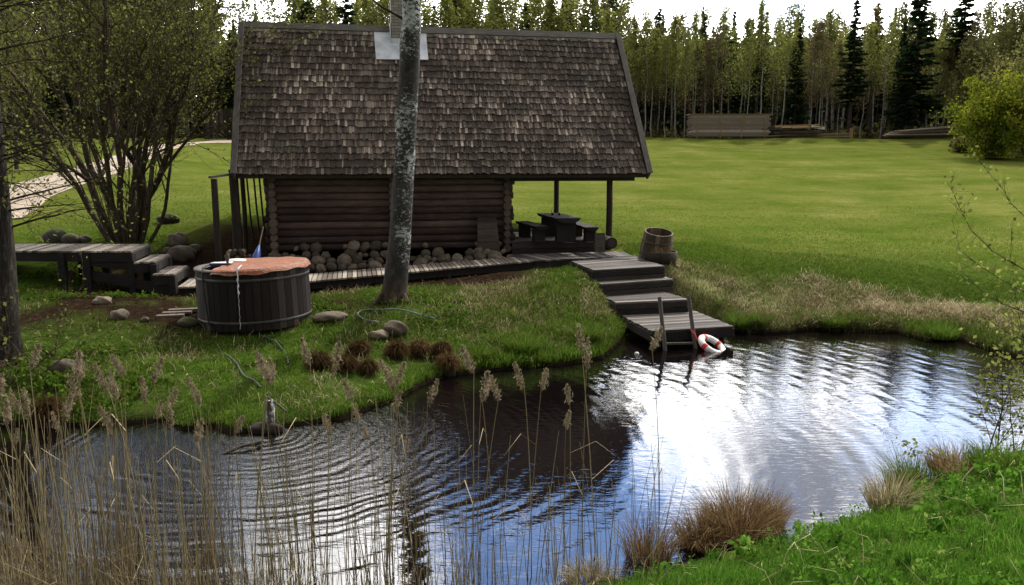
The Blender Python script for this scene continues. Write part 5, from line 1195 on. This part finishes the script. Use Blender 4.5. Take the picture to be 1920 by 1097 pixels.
tag(blades(place(X, Y), (.06+.16*lowb*(.6+.5*c.clip(-.8, 1)))*g.uniform(.6, 1.5, len(X)), .013, g.uniform(.05, .8, len(X)), g, (.42+.15*c+g.normal(0, .17, len(X))-.1*lowb).clip(0.1, 1), 'green_bank_grass', M['grass']), kind='stuff')
# short lawn blades where the lawn is close
X, Y, g = field(260000, -13, 15, 18.0, 33, 28); p = g.uniform(size=len(X)); d = pond_sd(X, Y); k = visible(X, Y) & (p < (18.5/Y)**2*np.clip((31-Y)/11, 0, 1)) & ~blocked(X, Y) & (dry_mask(X, Y) < .4) & (soil_shade_mask(X, Y) < .35) & (d > 2.0); X, Y = X[k], Y[k]; c = clump(X, Y, .9, 47)
pathd = np.min(np.hypot(X[:, None]-cx_[None, ::3], Y[:, None]-cy_[None, ::3]), 1); k = pathd > 1.5; X, Y, c = X[k], Y[k], c[k]
tag(blades(place(X, Y), .045*g.uniform(.5, 1.5, len(X)), .013*(Y/20), g.uniform(.1, 1.0, len(X)), g, (.56+.10*c+g.normal(0, .13, len(X))).clip(.2, 1), 'lawn_grass', M['grass']), kind='stuff'); print('lawn', len(X))
# low leafy ground cover patches on the left bank
X, Y, g = field(5200, -9.5, 1.2, 10, 15.5, 29); d = pond_sd(X, Y); c = clump(X, Y, 1.4, 49); k = (d > .05) & visible(X, Y) & (c > .25) & ~blocked(X, Y); X, Y = X[k], Y[k]; n_ = len(X); per = 9
C = np.repeat(place(X, Y, .04), per, 0)+g.normal(0, .06, (n_*per, 3))*np.array([1, 1, .5]); V, F = leaves(C, .045, g, 1.4, up=.7); tag(link('ground_cover', fast_mesh('ground_cover', V, F, M['grass'], np.repeat(g.normal(.45, .16, n_), per).clip(0.15, 1))), kind='stuff')
# fallen leaves on the shaded soil
X, Y, g = field(1500, -10, 0, 13, 18, 30); k = (soil_shade_mask(X, Y) > .35) & ~blocked(X, Y); X, Y = X[k], Y[k]; C = place(X, Y, .02); V, F = leaves(C, .05, g, 1.3, up=0); tag(link('leaf_litter', fast_mesh('leaf_litter', V, F, M['brown_rush'], g.uniform(0, .4, len(X)))), kind='stuff')
# ------------------------------------------------------------------ tussocks, each its own thing
hm = bpy.data.materials.new('dark_root_soil'); hm.use_nodes = True; hm.node_tree.nodes['Principled BSDF'].inputs['Base Color'].default_value = (.018, .012, .007, 1); hm.node_tree.nodes['Principled BSDF'].inputs['Roughness'].default_value = 1
hmesh = stone_mesh(60, 3, .2); hmesh.materials.append(hm)
def tussock(px, py, rad, h, n_, label, mat, seed, name='rush_tussock', lean=(.05, .7), tmean=.45, w=.006, z=None, cat='tussock', hump=0.0):
    g = np.random.default_rng(seed); p = gpt(px, py, 4); zz = max(hz(p[0], p[1]), 0) if z is None else z; root = empty(name, (p[0], p[1], zz), 0, label, cat)
    a = g.uniform(0, 6.28, n_); r = rad*.55*np.sqrt(g.uniform(0, 1, n_)); P = np.stack([r*np.cos(a), r*np.sin(a), -.02+hump*np.sqrt((1-(r/rad/.56)**2).clip(0))], 1)
    ln = lean[0]+(lean[1]-lean[0])*(r/(rad*.55))+g.normal(0, .12, n_); tw = a+g.normal(0, .5, n_)
    blades(P, h*g.uniform(.3, 1.25, n_), w, ln, g, (tmean+g.normal(0, .22, n_)).clip(0, 1), 'blades', mat, .45, root, tw)
    if hump: o = link('root_mound', hmesh, None, root); o.scale = (rad*.55, rad*.55, hump*.95)
    return root
tussock(1385, 1008, .52, .46, 2600, 'biggest rusty brown rush tussock at the near water edge', M['brown_rush'], 1, lean=(.05, .85), w=.005)
tussock(1315, 1022, .34, .36, 1000, 'rusty brown rush tussock joined to the left side of the biggest one', M['brown_rush'], 2, lean=(.1, 1.1), w=.005)
tussock(1440, 985, .24, .36, 600, 'smaller brown rush tussock at the right side of the biggest one', M['brown_rush'], 3, lean=(.05, .9), w=.005)
tussock(1215, 1050, .34, .42, 560, 'looser brown rush tussock left of the rusty pair, among the reeds', M['brown_rush'], 4, lean=(.05, .7), w=.005)
tussock(1105, 1090, .34, .22, 500, 'short straw coloured tussock at the bottom water edge', M['drygrass'], 5, lean=(.3, 1.2))
tussock(1718, 925, .50, .42, 1400, 'tall green rush tussock at the right end of the near bank', M['grass'], 6, lean=(.05, .7), tmean=.3)
tussock(1670, 950, .34, .34, 700, 'dry pale tussock left of the green one at the near water edge', M['drygrass'], 7, lean=(.1, .9))
tussock(1800, 890, .5, .34, 1100, 'mixed brown tussock under the leafy sapling on the right bank', M['brown_rush'], 8, lean=(.1, .9), tmean=.6)
tussock(1880, 885, .5, .3, 900, 'green grass tussock right of the sapling foot', M['grass'], 18, lean=(.1, .9), tmean=.4)
for i, (px, py, r, lab) in enumerate(((598, 690, .27, 'dark brown sedge hummock furthest left of the row above the water'), (673, 668, .25, 'dark sedge hummock in the row, below the pale boulder to its left'), (650, 690, .20, 'low rusty sedge hummock between the two dark ones'), (690, 695, .17, 'small sedge hummock nearest the water under the dark pair'),
        (744, 668, .25, 'greyish sedge hummock right below the pale boulder'), (786, 662, .24, 'reddish sedge hummock right of the greyish one'), (828, 664, .2, 'sedge hummock at the right end of the row beside the mound'), (840, 695, .26, 'yellow brown sedge hummock overhanging the dark water'), (90, 790, .3, 'dark sedge hummock at the left water edge behind the reeds'))):
    tussock(px, py, r*.85, .19, 1500, lab, M['brown_rush'], 40+i, name='sedge_hummock', lean=(.6, 1.9), tmean=.06 if i not in (5, 7) else .25, w=.008, hump=r*.75)
for i, (px, py, r, h, tm, lab) in enumerate(((980, 655, .5, .30, .45, 'bright green sedge clump at the water edge below the mound'), (1100, 640, .45, .36, .4, 'green sedge clump at the water edge left of the stairs'), (900, 670, .4, .24, .4, 'short green sedge clump left of the bright one at the water edge'), (1765, 632, .5, .26, .5, 'bright green sedge clump on the far right water edge'), (1385, 615, .35, .3, .4, 'green sedge clump at the water edge right of the stairs'),
        (1420, 610, .4, .3, .3, 'dull green sedge clump second right from the stairs'), (1560, 610, .45, .24, .4, 'green sedge clump in the middle of the far right bank'))):
    tussock(px, py, r, h, 900, lab, M['grass'], 60+i, name='sedge_clump', lean=(.05, .8), tmean=tm, w=.011)
# dry stalks in the planter
g = np.random.default_rng(3); n_ = 160; a = g.uniform(0, 6.28, n_); r = r1*.8*np.sqrt(g.uniform(0, 1, n_)); P = np.stack([r*np.cos(a), r*np.sin(a), np.full(n_, zt2-.06)], 1)
blades(P, g.uniform(.1, .26, n_), .008, g.uniform(.1, .9, n_), g, g.uniform(.3, .8, n_), 'dry_stalks', M['brown_rush'], .4, hb)
# ------------------------------------------------------------------ reeds
g = np.random.default_rng(9)
def reed_mesh(seed, H, plume=True, leafy=2, lean=.05):
    g = np.random.default_rng(seed); n = 8; t = np.linspace(0, 1, n); a = g.uniform(0, 6.28); bx = lean*H*t**2*math.cos(a); by = lean*H*t**2*math.sin(a); P = np.stack([bx, by, t*H], 1)
    V, F = sticks(P[:-1], P[1:], .0042*(1-t[:-1]*.55), .0042*(1-t[1:]*.55), 5); T = np.full(len(F), g.uniform(.3, .8)); stem = (V, F, T); out = [('stem', fast_mesh('stem', V, F, M['reed'], T))]
    if leafy:
        q = P[g.integers(2, n-2, leafy)]; b = g.uniform(0, 6.28, leafy); L = g.uniform(.2, .42, leafy); d = np.stack([np.cos(b), np.sin(b), np.zeros(leafy)], 1); w = np.stack([-np.sin(b), np.cos(b), np.zeros(leafy)], 1)*.0028
        m1 = q+d*L[:, None]*.5+np.array([0, 0, .10]); m2 = q+d*L[:, None]+np.array([0, 0, -.03]); V = np.stack([q-w, q+w, m1+w, m1-w, m2+w*.1, m2-w*.1], 1).reshape(-1, 3); b_i = np.arange(leafy)[:, None]*6
        out.append(('leaf', fast_mesh('leaf', V, np.concatenate([b_i+[[0, 1, 2, 3]], b_i+[[3, 2, 4, 5]]]), M['reed'], g.uniform(.3, 1, leafy*2))))
    if plume:
        top = P[-1]; n_ = 260; side = g.uniform(0, 6.28); sd_ = np.array([math.cos(side), math.sin(side), 0]); f = g.uniform(0, 1, n_); Lp = g.uniform(.17, .25)
        axis = top+np.outer(f, [0, 0, Lp*.75])-np.array([0, 0, Lp*.25])+np.outer((f**1.5), sd_)*.07; wd = .030*np.sin((f*.88+.10)*math.pi)**.8
        C = axis+g.normal(0, 1, (n_, 3))*wd[:, None]*np.array([.42, .42, .6])+sd_*(wd*.6)[:, None]; A = np.stack([g.normal(0, .35, n_)+sd_[0]*.45, g.normal(0, .35, n_)+sd_[1]*.45, g.uniform(-.9, -.3, n_)], 1)
        A /= np.linalg.norm(A, axis=1, keepdims=True); V, F = leaves(C, .0065, g, 4.5, droop=A); out.append(('plume', fast_mesh('plume', V, F, M['plume'], g.normal(.5, .2, n_).clip(0, 1))))
    return out
RM = [reed_mesh(200+i, 1.0*1.55, True, 1, [.03, .06, .09, .05, .12, .02, .07, .04][i]) for i in range(8)]
def put_reed(X, Y, H, k, label, group, rz, tilt=(0, 0)):
    o = empty('reed', (X, Y, max(hz(X, Y), -.25)), rz, label, 'reed', group, rot=(tilt[0], tilt[1], rz)); s = H/1.55; 
    for nm, me_ in RM[k]: c = bpy.data.objects.new(nm, me_); c.parent = o; COL.objects.link(c)
    o.scale = (max(.85, s), max(.85, s), s); return o
# plumed reeds, given by where the plume stands in the picture
heads = [(18,690),(25,760),(45,780),(72,745),(95,790),(110,780),(20,800),(170,690),(165,730),(185,745),(160,700),(215,690),(262,705),(275,740),(300,760),(240,780),(120,800),(365,745),(435,700),(445,800),(495,685),(500,720),(590,700),(585,680),(610,740),(655,790),(735,735),(750,720),(750,765),(790,745),(805,700),(880,755),(890,685),(908,740),(912,720),(990,735),(1003,710),(1070,680),(1052,790),(1086,760),(1105,650),(330,790),(395,810),(205,790),(140,815),(540,800),(700,820),(760,850),(45,830),(85,760),(290,700)]
for i, (px, py) in enumerate(heads):
    Y = g.uniform(5.5, 6.6) if px < 700 else g.uniform(5.9, 6.8); p = at(px, py, Y); zb2 = -.25; Hh = float(p[2])-zb2+.03
    tlt = (g.normal(0, .035), g.normal(0, .045)); x = p[0]-Hh*tlt[1]
    put_reed(float(x), float(p[1]+Hh*tlt[0]), Hh, i % 8, 'dry reed with a feathery brown plume standing in the near water' if px < 860 else 'dry plumed reed at the thin right end of the reed bed', 'plumed reeds left of the brown tussocks' if px < 860 else 'plumed reeds at the right end of the bed', g.uniform(0, 6.28), tlt)
p = at(1258, 652, 6.7); put_reed(float(p[0])-.06, 6.7, float(p[2])+.28, 2, 'tallest lone plumed reed whose head reaches the swim ladder', None, .3, (0, .03))
# bare stalks, an uncountable bed
n_ = 720; X = np.where(g.uniform(size=n_) < .72, -4.3+g.gamma(1.6, 1.15, n_), g.uniform(-4.4, 1.3, n_)); X = np.where(X > 1.4, g.uniform(-4, 1.2, n_), X); X += .10*np.sin(X*9)
Y = g.uniform(5.1, 6.6, n_); Hh = g.uniform(.5, 1.75, n_)*np.where(X > -.2, .8, 1); base = np.stack([X, Y, np.full(n_, -.2)], 1); ln = g.normal(0, .06, (n_, 2)); broken = g.uniform(size=n_) < .035
P0 = []; P1 = []; R0 = []; R1 = []
for i in range(n_):
    d = np.array([ln[i, 0], ln[i, 1], 1.0]); bend = g.normal(0, .05, 2); pts = [base[i]+d*Hh[i]*t+np.array([bend[0]*t*t, bend[1]*t*t, 0])*Hh[i] for t in (0, .35, .7, 1)]
    if broken[i]: pts[2] = pts[1]+np.array([g.normal(0, .4), g.normal(0, .2), g.uniform(-.1, .25)]); pts[3] = pts[2]+(pts[2]-pts[1])*.8
    for a in range(3): P0.append(pts[a]); P1.append(pts[a+1]); R0.append(.0037*(1-a*.2)); R1.append(.0037*(1-(a+1)*.2))
V, F = sticks(P0, P1, R0, R1, 5); T = np.repeat(np.repeat(g.uniform(.1, 1, n_), 3), 5)
tag(link('reed_bed', fast_mesh('reed_bed', V, F, M['reed'], T)), kind='stuff')
# dead litter low among the stalks
n_ = 2600; X = -4.4+g.gamma(1.5, 1.1, n_); X = np.where(X > 1.2, g.uniform(-4.4, .6, n_), X); Y = g.uniform(4.7, 5.9, n_); P = np.stack([X, Y, np.full(n_, 0.0)], 1)
tag(blades(P, g.uniform(.15, .65, n_), .007, g.normal(.2, .35, n_), g, g.uniform(.1, .95, n_), 'reed_litter', M['reed'], .8), kind='stuff')
# ------------------------------------------------------------------ sapling and twigs at the right
def sapling(px, py, Y, H, label, seed, name='sapling', lean=(0, 0), n=1, leafn=1.4, upb=.1, zoff=None, r=.018, spread=.9, lsize=.05, kids=(6, 9), mat='willow_leaf', wobv=.15, depth=2):
    G = Grow(seed); p = at(px, py, Y); z = hz(p[0], Y) if zoff is None else zoff; b = np.array([p[0], Y, z]); root = empty(name, tuple(b), 0, label, 'sapling')
    for i in range(n): G.branch(b+G.g.normal(0, .04, 3)*[1, 1, 0], np.array([lean[0]+G.g.normal(0, .12)*(n > 1), lean[1], 1.0]), H, r, depth, upb, wobv, kids, leafn, spread, .42, .25, .12)
    G.build(root, M['bark_dark'], M[mat], lsize, off=b, thick=.1, tmean=.55); return root
sapling(1848, 880, 9.0, 1.45, 'leafy young sapling with pale green leaves standing at the right near bank', 3, n=2, leafn=.95, r=.014, lsize=.036)
sapling(1905, 880, 8.7, 1.2, 'smaller leafy sapling at the right edge beside the taller one', 5, n=2, leafn=.8, r=.012, lsize=.036)
# long bare arching twigs reaching in from the right edge
G = Grow(17); b = at(2010, 720, 7.2); root = empty('overhanging_shrub', (b[0], b[1], hz(b[0], b[1])), 0, 'shrub at the right edge whose long bare budding twigs reach in over the lawn', 'shrub'); L0_ = np.array(root.location)
def twigline(pts, Y, r0, leafn=1.0):
    P = [at(px, py, Y+dy) for px, py, dy in pts]
    for i in range(len(P)-1):
        f = i/(len(P)-1); G.P0.append(P[i]); G.P1.append(P[i+1]); G.R0.append(r0*(1-f*.75)); G.R1.append(r0*(1-(i+1)/(len(P)-1)*.75))
        d = P[i+1]-P[i]
        for k in range(4): q = P[i]+d*G.g.uniform(); G.branch(q, d/np.linalg.norm(d)+G.g.normal(0, .6, 3), G.g.uniform(.05, .22), .0022, 0, 0, .2, (1, 2), leafn, .5, .5, .4, .05)
        for k in range(3): G.L.append(P[i]+d*G.g.uniform()+G.g.normal(0, .012, 3)); G.LD.append(d)
twigline([(1990, 560, 0), (1920, 505, 0), (1860, 470, .05), (1820, 430, .1), (1800, 390, .1), (1784, 355, .1), (1783, 412-70, .1)], 7.0, .006)
twigline([(1990, 590, 0), (1920, 548, 0), (1870, 520, 0), (1840, 500, .1), (1800, 470, .1), (1785, 410, .1)], 7.1, .005)
twigline([(1990, 640, 0), (1920, 585, 0), (1880, 570, 0), (1840, 545, .1), (1810, 515, .1), (1800, 502, .1)], 6.9, .006)
twigline([(1990, 470, 0), (1925, 410, 0), (1895, 380, 0), (1880, 355, .1), (1855, 325, .1), (1825, 290, .1)], 7.3, .005)
twigline([(2000, 700, 0), (1925, 640, 0), (1890, 625, 0), (1855, 600, .1), (1830, 590, .1)], 7.0, .005)
twigline([(1960, 730, 0), (1920, 640, 0), (1905, 560, 0), (1895, 480, .1), (1897, 450, .1)], 7.2, .005)
twigline([(2010, 800, 0), (1900, 890, 0), (1850, 880, 0), (1780, 865, 0), (1720, 845, .1), (1685, 830, .1)], 7.4, .005, 1.6)
for q_ in (( -.05, .2, 0), (.1, -.1, 0)): G.branch(np.array(root.location)+q_, np.array([-.1, 0, 1.0]), 1.6, .02, 2, .05, .2, (4, 6), 1.0, .8, .5, .4, .15)
G.build(root, M['bark_dark'], M['willow_leaf'], .030, off=L0_, thick=.1, tmean=.6)
print('script done', len(bpy.data.objects))
